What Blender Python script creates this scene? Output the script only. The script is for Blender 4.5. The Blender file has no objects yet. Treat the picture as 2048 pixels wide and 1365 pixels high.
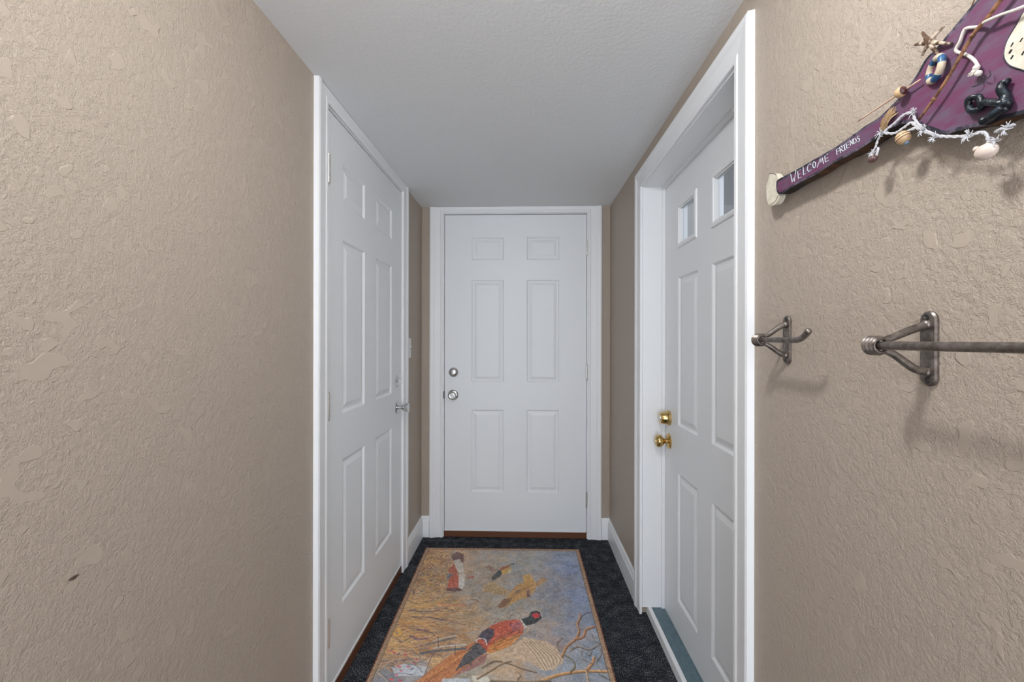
import bpy, bmesh, math, random
import numpy as np
from mathutils import Vector, Matrix
C = bpy.context.scene
COL = C.collection
R = math.radians

# ------------------------------------------------------------------ camera
F_PX = 830.0
YAW = math.atan(23 / F_PX)
cd = bpy.data.cameras.new('camera')
cd.sensor_width = 36.0
cd.lens = 36.0 * F_PX / 2048
cd.shift_y = -2.5 / 2048
cd.clip_start = 0.02
cam = bpy.data.objects.new('camera', cd)
COL.objects.link(cam)
cam.matrix_world = (Matrix.Translation((0, 0, 1.27)) @ Matrix.Rotation(YAW, 4, 'Z')
                    @ Matrix.Rotation(R(90), 4, 'X') @ Matrix.Rotation(R(.1), 4, 'Z'))
C.camera = cam

# ------------------------------------------------------------------ light and exposure
w = bpy.data.worlds.new('world')
C.world = w
w.use_nodes = True
w.node_tree.nodes['Background'].inputs[0].default_value = (.90, .96, 1.06, 1)
w.node_tree.nodes['Background'].inputs[1].default_value = 4.7
C.view_settings.view_transform = 'Standard'
C.view_settings.look = 'None'
C.view_settings.gamma = 1.0
C.view_settings.use_curve_mapping = False
C.view_settings.exposure = 0.08
LAMP_STRENGTH = 175.0
LAMP_AT = (.01, .43)

# ------------------------------------------------------------------ materials
def srgb(r, g, b):
    f = lambda c: c / 12.92 if c <= .04045 else ((c + .055) / 1.055) ** 2.4
    return (f(r / 255), f(g / 255), f(b / 255), 1)

def mat(name, col, rough=.5, metal=0.0, spec=.5):
    m = bpy.data.materials.new(name)
    m.use_nodes = True
    b = m.node_tree.nodes['Principled BSDF']
    b.inputs['Base Color'].default_value = col
    b.inputs['Roughness'].default_value = rough
    b.inputs['Metallic'].default_value = metal
    b.inputs['Specular IOR Level'].default_value = spec
    return m

def nn(m, typ, **kw):
    n = m.node_tree.nodes.new(typ)
    for k, v in kw.items():
        if k in n.inputs.keys():
            n.inputs[k].default_value = v
        else:
            setattr(n, k, v)
    return n

def lk(m, a, b):
    m.node_tree.links.new(a, b)

def ramp(m, src, stops):
    r = nn(m, 'ShaderNodeValToRGB')
    el = r.color_ramp.elements
    while len(el) < len(stops):
        el.new(.5)
    for e, (p, c) in zip(el, stops):
        e.position = p
        e.color = c
    lk(m, src, r.inputs['Fac'])
    return r

def coords(m, scale=(1, 1, 1)):
    tc = nn(m, 'ShaderNodeNewGeometry')
    mp = nn(m, 'ShaderNodeMapping')
    mp.inputs['Scale'].default_value = scale
    lk(m, tc.outputs['Position'], mp.inputs['Vector'])
    return mp.outputs['Vector']

def add_bump(m, height, dist, strength=1.0):
    b = nn(m, 'ShaderNodeBump', Distance=dist, Strength=strength)
    lk(m, height, b.inputs['Height'])
    lk(m, b.outputs['Normal'], m.node_tree.nodes['Principled BSDF'].inputs['Normal'])
    return b

def noise(m, vec, scale, detail=2.0, rough=.5, dist=0.0):
    n = nn(m, 'ShaderNodeTexNoise', Scale=scale, Detail=detail, Roughness=rough, Distortion=dist)
    lk(m, vec, n.inputs['Vector'])
    return n.outputs['Fac']

def math_node(m, op, a, b):
    n = nn(m, 'ShaderNodeMath', operation=op)
    for i, v in enumerate((a, b)):
        if isinstance(v, (int, float)):
            n.inputs[i].default_value = v
        else:
            lk(m, v, n.inputs[i])
    return n.outputs[0]

g = lambda v: (v, v, v, 1)

# knock-down plaster paint: low flat islands, torn ridges, fine grain
M_WALL = mat('tan_wall_paint', (.445, .372, .302, 1), .45, spec=.45)
v = coords(M_WALL)
# torn ridges: a warped noise terraced into overlapping flakes, plus smooth trowelled islands
wn = nn(M_WALL, 'ShaderNodeTexNoise', Scale=60.0, Detail=3.0, Roughness=.5)
lk(M_WALL, v, wn.inputs['Vector'])
wm = nn(M_WALL, 'ShaderNodeVectorMath', operation='MULTIPLY_ADD')
lk(M_WALL, wn.outputs['Color'], wm.inputs[0])
wm.inputs[1].default_value = (.010, .010, .010)
lk(M_WALL, v, wm.inputs[2])
n1 = noise(M_WALL, wm.outputs[0], 72, 4.0, .58)
ter = ramp(M_WALL, n1, [(.36, g(0)), (.385, g(.33)), (.455, g(.36)), (.475, g(.66)), (.545, g(.68)), (.565, g(1)), (.64, g(.85))]).outputs['Color']
n2 = noise(M_WALL, wm.outputs[0], 190, 3.0, .65)
fine = ramp(M_WALL, n2, [(.40, g(0)), (.60, g(1))]).outputs['Color']
tot = math_node(M_WALL, 'ADD', math_node(M_WALL, 'MULTIPLY', ter, .75), math_node(M_WALL, 'MULTIPLY', fine, .24))
isl = ramp(M_WALL, noise(M_WALL, v, 27, 1.0, .5, .2), [(.645, g(0)), (.665, g(1))]).outputs['Color']
mx = nn(M_WALL, 'ShaderNodeMix', data_type='FLOAT')
lk(M_WALL, isl, mx.inputs[0])
lk(M_WALL, tot, mx.inputs[2])
mx.inputs[3].default_value = .82
add_bump(M_WALL, mx.outputs[0], .0020, .9)

M_CEIL = mat('ceiling_paint', (.81, .82, .82, 1), .8)
v = coords(M_CEIL)
add_bump(M_CEIL, noise(M_CEIL, v, 80, 4.0, .65), .0018, .7)

M_WHITE = mat('white_gloss_paint', (.86, .875, .885, 1), .40)
add_bump(M_WHITE, noise(M_WHITE, coords(M_WHITE), 60, 2.0), .0004, .35)
M_DOOR = mat('white_door_paint', (.825, .85, .865, 1), .42)
add_bump(M_DOOR, noise(M_DOOR, coords(M_DOOR), 160, 2.0), .0002, .3)

M_CARPET = mat('charcoal_carpet', g(.02), 1.0, spec=.1)
v = coords(M_CARPET)
nf = noise(M_CARPET, coords(M_CARPET, (1, .6, 1)), 230, 4.0, .8)
nc = noise(M_CARPET, v, 22, 2.0, .5)
mix = math_node(M_CARPET, 'ADD', math_node(M_CARPET, 'MULTIPLY', nf, .85), math_node(M_CARPET, 'MULTIPLY', nc, .15))
cr = ramp(M_CARPET, mix, [(.38, (.003, .004, .006, 1)), (.46, (.015, .018, .023, 1)), (.54, (.055, .062, .072, 1)), (.63, (.30, .31, .32, 1))])
lk(M_CARPET, cr.outputs['Color'], M_CARPET.node_tree.nodes['Principled BSDF'].inputs['Base Color'])
add_bump(M_CARPET, nf, .004, .9)

def wood(name, dark, light, rough=.5, scale=(4, 4, 60)):
    m = mat(name, dark, rough)
    n = noise(m, coords(m, scale), 6, 4.0, .6, .6)
    c = ramp(m, n, [(.3, dark), (.7, light)])
    lk(m, c.outputs['Color'], m.node_tree.nodes['Principled BSDF'].inputs['Base Color'])
    return m

M_BROWN = wood('stained_threshold_wood', (.095, .030, .012, 1), (.19, .075, .035, 1), .45, (60, 4, 60))
M_TEAL = mat('teal_sill_paint', (.10, .20, .25, 1), .5)
nt = noise(M_TEAL, coords(M_TEAL, (3, 1, 1)), 26, 3.0, .7)
c_ = ramp(M_TEAL, nt, [(.35, (.085, .135, .165, 1)), (.65, (.13, .20, .235, 1))])
lk(M_TEAL, c_.outputs['Color'], M_TEAL.node_tree.nodes['Principled BSDF'].inputs['Base Color'])
M_CHROME = mat('satin_chrome', (.62, .62, .62, 1), .16, 1.0)
M_BRASS = mat('polished_brass', (.62, .43, .17, 1), .14, 1.0)
M_HINGE = mat('hinge_metal', (.74, .73, .69, 1), .32, .9)
M_DARK = mat('dark_latch_metal', (.12, .12, .12, 1), .4, 1.0)
M_PLASTIC = mat('white_switch_plastic', (.80, .80, .79, 1), .3)
M_IRON = mat('pewter_iron', (.22, .19, .165, 1), .38, .85)
n = noise(M_IRON, coords(M_IRON), 90, 3.0, .6)
c_ = ramp(M_IRON, n, [(.30, (.12, .10, .085, 1)), (.5, (.22, .19, .17, 1)), (.75, (.34, .30, .275, 1))])
lk(M_IRON, c_.outputs['Color'], M_IRON.node_tree.nodes['Principled BSDF'].inputs['Base Color'])
add_bump(M_IRON, n, .0006, .4)
M_GLASS = mat('door_glass', (.9, .92, .93, 1), .03)
M_GLASS.node_tree.nodes['Principled BSDF'].inputs['Transmission Weight'].default_value = 1.0
M_GLASS.node_tree.nodes['Principled BSDF'].inputs['IOR'].default_value = 1.45
M_BOWL = mat('lit_lamp_glass', (.9, .9, .9, 1), .4)
_b = M_BOWL.node_tree.nodes['Principled BSDF']
_b.inputs['Emission Color'].default_value = (.97, .98, 1.0, 1)
_b.inputs['Emission Strength'].default_value = LAMP_STRENGTH

def blotchy(name, a, b, rough=.6, scale=60, lo=.4, hi=.62, sc=(1, 1, 1)):
    m = mat(name, a, rough)
    c = ramp(m, noise(m, coords(m, sc), scale, 4.0, .65, .4), [(lo, a), (hi, b)])
    lk(m, c.outputs['Color'], m.node_tree.nodes['Principled BSDF'].inputs['Base Color'])
    return m

M_MAROON = blotchy('maroon_painted_wood', srgb(104, 50, 84), srgb(98, 80, 100), .6, 30, .38, .66, (1, 1.2, 4))
M_SIGNRIM = blotchy('worn_black_paint', srgb(30, 28, 38), srgb(98, 88, 104), .6, 70, .45, .62)
M_SIGNSIDE = blotchy('raw_sign_wood', srgb(22, 16, 14), srgb(120, 74, 28), .7, 20, .45, .8)
M_LETTER = mat('pale_lettering_paint', srgb(205, 222, 222), .6)
M_CREAM = blotchy('cream_painted_wood', srgb(222, 216, 198), srgb(205, 196, 176), .6, 60)
M_DOT = mat('black_paint', srgb(30, 30, 28), .6)
M_TWIG = blotchy('dry_twig', srgb(150, 106, 72), srgb(92, 60, 42), .6, 90, .45, .6)
M_CORD = mat('off_white_cord', srgb(214, 206, 196), .85)
add_bump(M_CORD, noise(M_CORD, coords(M_CORD), 900, 2.0), .0006, .8)
M_NET = mat('grey_white_net_cord', srgb(196, 196, 200), .9)
add_bump(M_NET, noise(M_NET, coords(M_NET), 900, 2.0), .0006, .8)
M_STAR = blotchy('dried_starfish', srgb(196, 178, 158), srgb(84, 60, 42), .85, 75, .44, .54)
M_RINGB = mat('blue_ring_paint', srgb(44, 86, 126), .35)
M_RINGC = mat('cream_ring_paint', srgb(206, 190, 164), .35)
M_FLOATC = mat('tan_float_paint', srgb(206, 172, 132), .3)
M_FLOATM = mat('maroon_float_paint', srgb(78, 42, 40), .3)
M_STICK = mat('pale_dowel', srgb(206, 172, 148), .6)
M_BLACK = blotchy('black_gloss_paint', srgb(12, 20, 27), srgb(52, 72, 86), .38, 60, .5, .75)
add_bump(M_BLACK, noise(M_BLACK, coords(M_BLACK), 130, 2.0), .003, .8)
M_EGG = mat('ivory_bead', srgb(222, 204, 192), .35)
M_MBEAD = mat('brown_bead', srgb(98, 72, 70), .3)
M_BTIP = mat('blue_grey_tip', srgb(120, 138, 158), .4)
M_TWINE = mat('straw_twine', srgb(188, 160, 122), .9)
M_WIRE = mat('rusty_wire', srgb(120, 84, 62), .5, .6)

# ------------------------------------------------------------------ object helpers
ORIG = {}

def mk(name, bm, mats, parent=None, smooth=False, kind=None, label=None, cat=None, group=None, recalc=True, auto=None):
    if recalc:
        bmesh.ops.recalc_face_normals(bm, faces=bm.faces)
    me = bpy.data.meshes.new(name)
    xs = [v.co for v in bm.verts]
    lo = Vector([min(c[i] for c in xs) for i in range(3)])
    hi = Vector([max(c[i] for c in xs) for i in range(3)])
    base = Vector(((lo.x + hi.x) / 2, (lo.y + hi.y) / 2, lo.z))
    bmesh.ops.translate(bm, verts=bm.verts, vec=-base)
    bm.to_mesh(me)
    bm.free()
    for m_ in (mats if isinstance(mats, (list, tuple)) else [mats]):
        me.materials.append(m_)
    if smooth:
        me.polygons.foreach_set('use_smooth', [True] * len(me.polygons))
        if auto:
            me.set_sharp_from_angle(angle=R(auto))
    o = bpy.data.objects.new(name, me)
    COL.objects.link(o)
    ORIG[o.name] = base
    if parent:
        o.parent = parent
        o.location = base - ORIG[parent.name]
    else:
        o.location = base
    if kind:
        o['kind'] = kind
    if label:
        o['label'] = label
    if cat:
        o['category'] = cat
    if group:
        o['group'] = group
    return o

def thing(name, label, cat, loc, group=None):
    o = bpy.data.objects.new(name, None)
    COL.objects.link(o)
    o.empty_display_size = .03
    o.location = loc
    ORIG[o.name] = Vector(loc)
    o['label'] = label
    o['category'] = cat
    if group:
        o['group'] = group
    return o

class Frame:
    """A wall: s runs along it, t out of it into the hall, z up."""
    def __init__(self, o, d, n):
        self.o = Vector((o[0], o[1], 0))
        self.d = Vector((d[0], d[1], 0)).normalized()
        self.n = Vector((n[0], n[1], 0)).normalized()

    def P(self, s, t, z):
        return self.o + self.d * s + self.n * t + Vector((0, 0, z))

FL = Frame((-.657, 2.66), (-.01446, -1), (1, -.01446))
FR = Frame((.55, 2.66), (0, -1), (-1, 0))
FB = Frame((-.657, 2.66), (1, 0), (0, -1))

def box(bm, F, s0, s1, t0, t1, z0, z1, mi=0, bev=0):
    vs = [bm.verts.new(F.P(s, t, z)) for s in (s0, s1) for t in (t0, t1) for z in (z0, z1)]
    fs = []
    for q in ((0, 1, 3, 2), (4, 6, 7, 5), (0, 4, 5, 1), (2, 3, 7, 6), (0, 2, 6, 4), (1, 5, 7, 3)):
        f_ = bm.faces.new([vs[i] for i in q])
        f_.material_index = mi
        fs.append(f_)
    if bev:
        es = list({e for f_ in fs for e in f_.edges})
        bmesh.ops.bevel(bm, geom=es, offset=bev, segments=2, affect='EDGES')

def catmull(pts, k=5):
    if len(pts) < 3 or k < 2:
        return list(pts)
    P_ = [pts[0] * 2 - pts[1]] + list(pts) + [pts[-1] * 2 - pts[-2]]
    out = []
    for i in range(1, len(P_) - 2):
        a, b, c, d = P_[i - 1:i + 3]
        for j in range(k):
            t = j / k
            out.append(.5 * (2 * b + (c - a) * t + (2 * a - 5 * b + 4 * c - d) * t * t + (3 * b - a - 3 * c + d) * t ** 3))
    out.append(pts[-1])
    return out

def tube(bm, pts, r, n=8, mi=0, k=4, rad=None):
    pts = catmull([Vector(p) for p in pts], k)
    m = len(pts)
    prev = None
    rings = []
    for i, p in enumerate(pts):
        tg = (pts[min(i + 1, m - 1)] - pts[max(i - 1, 0)])
        if tg.length < 1e-9:
            tg = Vector((0, 0, 1))
        tg.normalize()
        if prev is None:
            a = tg.orthogonal().normalized()
        else:
            a = (prev - tg * prev.dot(tg)).normalized()
        prev = a
        b = tg.cross(a)
        rr = r if rad is None else r * rad(i / (m - 1))
        rings.append([bm.verts.new(p + (a * math.cos(q) + b * math.sin(q)) * rr)
                      for q in (2 * math.pi * j / n for j in range(n))])
    for A, B in zip(rings, rings[1:]):
        for j in range(n):
            f_ = bm.faces.new((A[j], A[(j + 1) % n], B[(j + 1) % n], B[j]))
            f_.material_index = mi
    for rg in (rings[0][::-1], rings[-1]):
        f_ = bm.faces.new(rg)
        f_.material_index = mi

def lathe(bm, base, axis, prof, n=28, mi=0):
    """prof: (height along axis, radius)"""
    axis = Vector(axis).normalized()
    a = axis.orthogonal().normalized()
    b = axis.cross(a)
    rings = []
    for h_, r_ in prof:
        c = Vector(base) + axis * h_
        if r_ <= 1e-6:
            rings.append([bm.verts.new(c)])
        else:
            rings.append([bm.verts.new(c + (a * math.cos(q) + b * math.sin(q)) * r_)
                          for q in (2 * math.pi * j / n for j in range(n))])
    for A, B in zip(rings, rings[1:]):
        for j in range(n):
            j2 = (j + 1) % n
            if len(A) == 1 and len(B) == 1:
                continue
            if len(A) == 1:
                f_ = bm.faces.new((A[0], B[j2], B[j]))
            elif len(B) == 1:
                f_ = bm.faces.new((A[j], A[j2], B[0]))
            else:
                f_ = bm.faces.new((A[j], A[j2], B[j2], B[j]))
            f_.material_index = mi
    for rg in (rings[0], rings[-1]):
        if len(rg) > 2:
            f_ = bm.faces.new(rg)
            f_.material_index = mi

def ball(bm, c, r, n=16, sc=(1, 1, 1), mi=0):
    res = bmesh.ops.create_uvsphere(bm, u_segments=n, v_segments=n // 2 + 2, radius=r,
                                    matrix=Matrix.Translation(c) @ Matrix.Diagonal((*sc, 1)))
    for v_ in res['verts']:
        for f_ in v_.link_faces:
            f_.material_index = mi

# ------------------------------------------------------------------ the room
CEIL = 2.123
YEND = -1.50  # unseen end behind the camera, left open so world light fills the hall
SEND = 2.66 - YEND
bm = bmesh.new()
x0, x1, y0, y1 = -.95, .80, YEND, 2.85
vs = [bm.verts.new(p) for p in ((x0, y0, 0), (x1, y0, 0), (x1, y1, 0), (x0, y1, 0), (x0, y0, -.05), (x1, y0, -.05), (x1, y1, -.05), (x0, y1, -.05))]
for q in ((0, 1, 2, 3), (4, 7, 6, 5), (0, 4, 5, 1), (1, 5, 6, 2), (2, 6, 7, 3), (3, 7, 4, 0)):
    bm.faces.new([vs[i] for i in q])
mk('floor', bm, M_CARPET, kind='structure')
bm = bmesh.new()
vs = [bm.verts.new(p) for p in ((x0, y0, CEIL), (x1, y0, CEIL), (x1, y1, CEIL), (x0, y1, CEIL), (x0, y0, CEIL + .1), (x1, y0, CEIL + .1), (x1, y1, CEIL + .1), (x0, y1, CEIL + .1))]
for q in ((0, 1, 2, 3), (4, 7, 6, 5), (0, 4, 5, 1), (1, 5, 6, 2), (2, 6, 7, 3), (3, 7, 4, 0)):
    bm.faces.new([vs[i] for i in q])
mk('ceiling', bm, M_CEIL, kind='structure')

def wall(name, F, s0, s1, thick, op):
    """op = (sa, sb, ztop) rough opening"""
    bm = bmesh.new()
    sa, sb, zt = op
    box(bm, F, s0, sa, -thick, 0, 0, CEIL)
    box(bm, F, sb, s1, -thick, 0, 0, CEIL)
    box(bm, F, sa, sb, -thick, 0, zt, CEIL)
    return mk(name, bm, M_WALL, kind='structure')

# added enclosure beyond the right door, blocks sky light so its panes show dim grey
M_BLOCKER = mat('grey_light_blocker', (.27, .272, .275, 1), .9)
bm = bmesh.new()
box(bm, FR, -.3, 3.6, -1.56, -1.5, 0, 2.6)
mk('wall_light_blocker', bm, M_BLOCKER, kind='structure')
bm = bmesh.new()
box(bm, FR, -.3, 3.6, -1.5, -.2, 2.5, 2.6)
mk('ceiling_light_blocker', bm, M_BLOCKER, kind='structure')
bm = bmesh.new()
box(bm, FR, -.42, -.3, -1.56, -.2, 0, 2.6)
mk('wall_light_blocker_end', bm, M_BLOCKER, kind='structure')
bm = bmesh.new()
box(bm, FR, -.42, 3.6, -1.56, -.3, -.12, -.06)
mk('floor_light_blocker', bm, M_BLOCKER, kind='structure')
# clear openings (between jamb faces)
OL = (.424, 1.258, 2.071)
OB = (.146, 1.061, 2.077)
OR = (.728, 1.572, 1.975)
J = .019
wl = wall('wall_left', FL, -.14, SEND, .14, (OL[0] - J, OL[1] + J, OL[2] + J))
wall('wall_right', FR, -.14, SEND, .145, (OR[0] - J, OR[1] + J, OR[2] + J))
wall('wall_back', FB, 0, 1.207, .14, (OB[0] - J, OB[1] + J, OB[2] + J))

bm = bmesh.new()
tube(bm, [FL.P(2.0526, -.0004, 0.9050), FL.P(2.0450, .0002, 0.9052), FL.P(2.0373, -.0004, 0.9062)], .0021, 6, rad=lambda q: .25 + math.sin(q * math.pi))
GOUGE = bm

CAS = [(0, 0), (0, .009), (.004, .0115), (.013, .0115), (.018, .009), (.048, .012), (.056, .0165), (.070, .018), (.077, .016), (.079, 0)]
def casing(name, F, op, reveal=.005, wid=.079):
    bm = bmesh.new()
    sa, sb, zt = op[0] - reveal, op[1] + reveal, op[2] + reveal
    k = wid / .079
    cols = []
    for w_, t_ in CAS:
        w_ *= k
        cols.append([bm.verts.new(F.P(*q)) for q in ((sa - w_, t_, 0), (sa - w_, t_, zt + w_), (sb + w_, t_, zt + w_), (sb + w_, t_, 0))])
    n_ = len(cols)
    for i in range(n_):
        A, B = cols[i], cols[(i + 1) % n_]
        for j in range(3):
            bm.faces.new((A[j], A[j + 1], B[j + 1], B[j]))
    bm.faces.new([c[0] for c in cols])
    bm.faces.new([c[3] for c in cols][::-1])
    geom = bm.verts[:] + bm.edges[:] + bm.faces[:]
    cut = bmesh.ops.bisect_plane(bm, geom=geom, plane_co=(0, 0, CEIL - .0015), plane_no=(0, 0, 1), clear_outer=True)
    es = [e for e in cut['geom_cut'] if isinstance(e, bmesh.types.BMEdge)]
    if es:
        bmesh.ops.edgeloop_fill(bm, edges=es)
    return mk(name, bm, M_WHITE, kind='structure')

def jamb(name, F, op, depth, stop, zb=0.0):
    """jamb boards with a stop moulding; stop = (t0, t1, projection)"""
    bm = bmesh.new()
    sa, sb, zt = op
    box(bm, F, sa - J, sa, -depth, -.0005, zb, zt + J)
    box(bm, F, sb, sb + J, -depth, -.0005, zb, zt + J)
    box(bm, F, sa, sb, -depth, -.0005, zt, zt + J)
    t0, t1, p = stop
    box(bm, F, sa, sa + p, t0, t1, zb, zt)
    box(bm, F, sb - p, sb, t0, t1, zb, zt)
    box(bm, F, sa + p, sb - p, t0, t1, zt - p, zt)
    return mk(name, bm, M_WHITE, kind='structure')

casing('trim_1', FL, OL)
casing('trim_2', FB, OB, wid=.088)
casing('trim_3', FR, OR, wid=.079)
jamb('trim_4', FL, OL, .14, (-.075, -.041, .013))
jamb('trim_5', FB, OB, .14, (-.077, -.043, .013))
jamb('trim_6', FR, OR, .145, (-.1, -.086, .010), .036)

PROF = [(0, 0), (.003, -.0012), (.009, -.0075), (.015, -.0080), (.020, -.0070), (.036, -.0015)]
LITE = [(0, 0), (.003, .0055), (.010, .0075), (.018, .0060), (.020, .0015), (.023, .0005), (.025, -.0105)]
def slab(F, s0, s1, z0, z1, tf, thick, panels, lites=()):
    bm = bmesh.new()
    S = sorted({s0, s1} | {q for p in list(panels) + list(lites) for q in p[:2]})
    Z = sorted({z0, z1} | {q for p in list(panels) + list(lites) for q in p[2:]})
    cache = {}
    def V(s, t, z):
        key = (round(s, 5), round(t, 5), round(z, 5))
        if key not in cache:
            cache[key] = bm.verts.new(F.P(s, t, z))
        return cache[key]
    def inside(a, b, c, d, R_):
        return any(p[0] - 1e-6 <= a and b <= p[1] + 1e-6 and p[2] - 1e-6 <= c and d <= p[3] + 1e-6 for p in R_)
    for a, b in zip(S, S[1:]):
        for c, d in zip(Z, Z[1:]):
            if not inside(a, b, c, d, panels) and not inside(a, b, c, d, lites):
                bm.faces.new((V(a, tf, c), V(b, tf, c), V(b, tf, d), V(a, tf, d)))
            if not inside(a, b, c, d, lites):
                bm.faces.new((V(a, tf - thick, c), V(a, tf - thick, d), V(b, tf - thick, d), V(b, tf - thick, c)))
    def loops(p, prof, close):
        a, b, c, d = p
        sc_ = [q for q in S if a - 1e-6 <= q <= b + 1e-6]
        zc_ = [q for q in Z if c - 1e-6 <= q <= d + 1e-6]
        prev = None
        for i, (w_, h_) in enumerate(prof):
            def mp(s, z):
                return (min(max(s, a + w_), b - w_), min(max(z, c + w_), d - w_))
            per = [(s, c) for s in sc_] + [(b, z) for z in zc_[1:]] + [(s, d) for s in sc_[::-1][1:]] + [(a, z) for z in zc_[::-1][1:-1]]
            ring = [V(mp(*q)[0], tf + h_, mp(*q)[1]) for q in per]
            if prev:
                m_ = len(ring)
                for j in range(m_):
                    f4 = (prev[j], prev[(j + 1) % m_], ring[(j + 1) % m_], ring[j])
                    if len(set(f4)) >= 3:
                        u = []
                        for q in f4:
                            if q not in u:
                                u.append(q)
                        try:
                            bm.faces.new(u)
                        except ValueError:
                            pass
            prev = ring
        if close:
            u = []
            for q in prev:
                if q not in u:
                    u.append(q)
            bm.faces.new(u)
    for p in panels:
        loops(p, PROF, True)
    for p in lites:
        loops(p, LITE + [(.006, -.011), (0, -thick)], False)
    for a, b in zip(S, S[1:]):
        for z in (z0, z1):
            bm.faces.new((V(a, tf, z), V(b, tf, z), V(b, tf - thick, z), V(a, tf - thick, z)))
    for c, d in zip(Z, Z[1:]):
        for s in (s0, s1):
            bm.faces.new((V(s, tf, c), V(s, tf, d), V(s, tf - thick, d), V(s, tf - thick, c)))
    return bm

def panels6(a, b, c, d, rows):
    return [(x, y, z0, z1) for x, y in ((a, b), (c, d)) for z0, z1 in rows]

ROWS = [(.285, .823), (.994, 1.643), (1.776, 1.926)]
bm = slab(FL, OL[0] + .003, OL[1] - .003, .050, OL[2] - .005, -.001, .038, panels6(.578, .797, .921, 1.131, ROWS))
door_l = mk('door_1', bm, M_DOOR, kind='structure', label='white six-panel door in the left wall with satin chrome knob')
ROWS = [(.289, .821), (.997, 1.655), (1.782, 1.929)]
bm = slab(FB, OB[0] + .004, OB[1] - .003, .047, OB[2] - .005, -.001, .040, panels6(.321, .532, .676, .886, ROWS))
door_b = mk('door_2', bm, M_DOOR, kind='structure', label='white six-panel door closing the far end of the hall')
bm = slab(FR, OR[0] + .003, OR[1] - .003, .004, OR[2] - .004, -.101, .042,
          panels6(.891, 1.091, 1.205, 1.405, [(.170, .711), (.909, 1.536)]),
          [(.891, 1.084, 1.655, 1.842), (1.207, 1.400, 1.655, 1.842)])
door_r = mk('door_3', bm, M_DOOR, kind='structure', label='white door with two small panes in the right wall, brass knob')
for a, b in ((.891, 1.084), (1.207, 1.400)):
    bm = bmesh.new()
    box(bm, FR, a + .008, b - .008, -.1165, -.1125, 1.663, 1.834)
    mk('window_pane', bm, M_GLASS, door_r)

# hinges
def hinge(F, parent, s, z, hh=.100, t=.007):
    bm = bmesh.new()
    p = [(0, .0035), (.001, .0058), (.0055, .0060)]
    for i in range(5):
        a = .0055 + i * (hh - .011) / 5
        b = .0055 + (i + 1) * (hh - .011) / 5
        p += [(a + .0004, .0062), (b - .0004, .0062), (b, .0052)]
    p += [(hh - .001, .0058), (hh, .0035)]
    lathe(bm, F.P(s, t, z - hh / 2), (0, 0, 1), p, 12)
    box(bm, F, s - .004, s + .004, t - .006, t - .001, z - hh / 2 + .004, z + hh / 2 - .004)
    mk('hinge', bm, M_HINGE, parent, smooth=True, auto=40)

for z in (1.857, 1.040, .262):
    hinge(FL, door_l, OL[1] - .001, z)
for z in (1.862, 1.062, .250):
    hinge(FB, door_b, OB[1] - .001, z)

def rosette(F, parent, s, t, z, r, m, name='rosette', h_=.009):
    bm = bmesh.new()
    lathe(bm, F.P(s, t, z), F.n, [(0, r), (h_ * .35, r), (h_ * .8, r * .86), (h_, r * .62), (h_, 0)], 32)
    return mk(name, bm, m, parent, smooth=True, auto=35)

def knob(F, parent, s, t, z, prof, m, ros_r=.033, extra=None):
    bm = bmesh.new()
    lathe(bm, F.P(s, t, z), F.n, prof, 32)
    k = mk('door_knob', bm, m, parent, smooth=True, auto=50)
    rosette(F, k, s, t, z, ros_r, m)
    if extra:
        bm = bmesh.new()
        lathe(bm, F.P(s, t, z), F.n, extra, 20)
        mk('lock_button', bm, m, k, smooth=True, auto=40)
    return k

TULIP = [(.004, .012), (.018, .0095), (.026, .0105), (.036, .017), (.048, .0235), (.056, .0255), (.060, .0250), (.0615, .021), (.0605, .012), (.060, 0)]
ROUND = [(.004, .013), (.014, .0105), (.022, .0115), (.030, .018), (.036, .0235), (.044, .0262), (.052, .0255), (.058, .022), (.060, .017), (.059, .013), (.059, 0)]
knob(FL, door_l, .491, -.001, .912, TULIP, M_CHROME)
b = bmesh.new()
lathe(b, FL.P(.491, .003, 1.051), FL.n, [(0, .008), (.009, .007), (.010, 0)], 16)
box(b, FL, .488, .494, .008, .024, 1.043, 1.059, bev=.002)
db = mk('deadbolt', b, M_CHROME, door_l, smooth=True, auto=40)
rosette(FL, db, .491, -.001, 1.051, .035, M_CHROME, h_=.005)
knob(FB, door_b, .2055, -.001, .9145, ROUND, M_CHROME, .033, [(.058, .011), (.0625, .010), (.0625, .0075), (.0600, .007), (.0600, 0)])
b = bmesh.new()
lathe(b, FB.P(.2075, -.001, 1.060), FB.n, [(0, .032), (.004, .032), (.012, .029), (.018, .022), (.021, .012), (.0215, 0)], 32)
db = mk('deadbolt', b, M_CHROME, door_b, smooth=True, auto=40)
b = bmesh.new()
box(b, FB, .196, .219, .0195, .0225, 1.0485, 1.0525)
mk('keyway', b, M_CHROME, db)
b = bmesh.new()
box(b, FB, .1405, .1515, -.0008, .004, .892, .938, bev=.001)
mk('strike_plate', b, M_DARK, door_b)
knob(FR, door_r, .787, -.101, .818, [(.004, .014), (.014, .0105), (.024, .0115), (.030, .020), (.037, .0265), (.046, .0275), (.054, .0255), (.059, .021), (.060, .014), (.060, 0)], M_BRASS, .034, [(.058, .011), (.062, .010), (.062, 0)])
b = bmesh.new()
lathe(b, FR.P(.787, -.101, .922), FR.n, [(0, .033), (.010, .0325), (.012, .029), (.038, .0245), (.041, .022), (.041, .0), ], 32)
db = mk('deadbolt', b, M_BRASS, door_r, smooth=True, auto=30)
b = bmesh.new()
lathe(b, FR.P(.787, -.062, .922), FR.n, [(0, .014), (.003, .013), (.0035, .0)], 20)
mk('key_cylinder', b, M_CHROME, db, smooth=True, auto=30)

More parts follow.
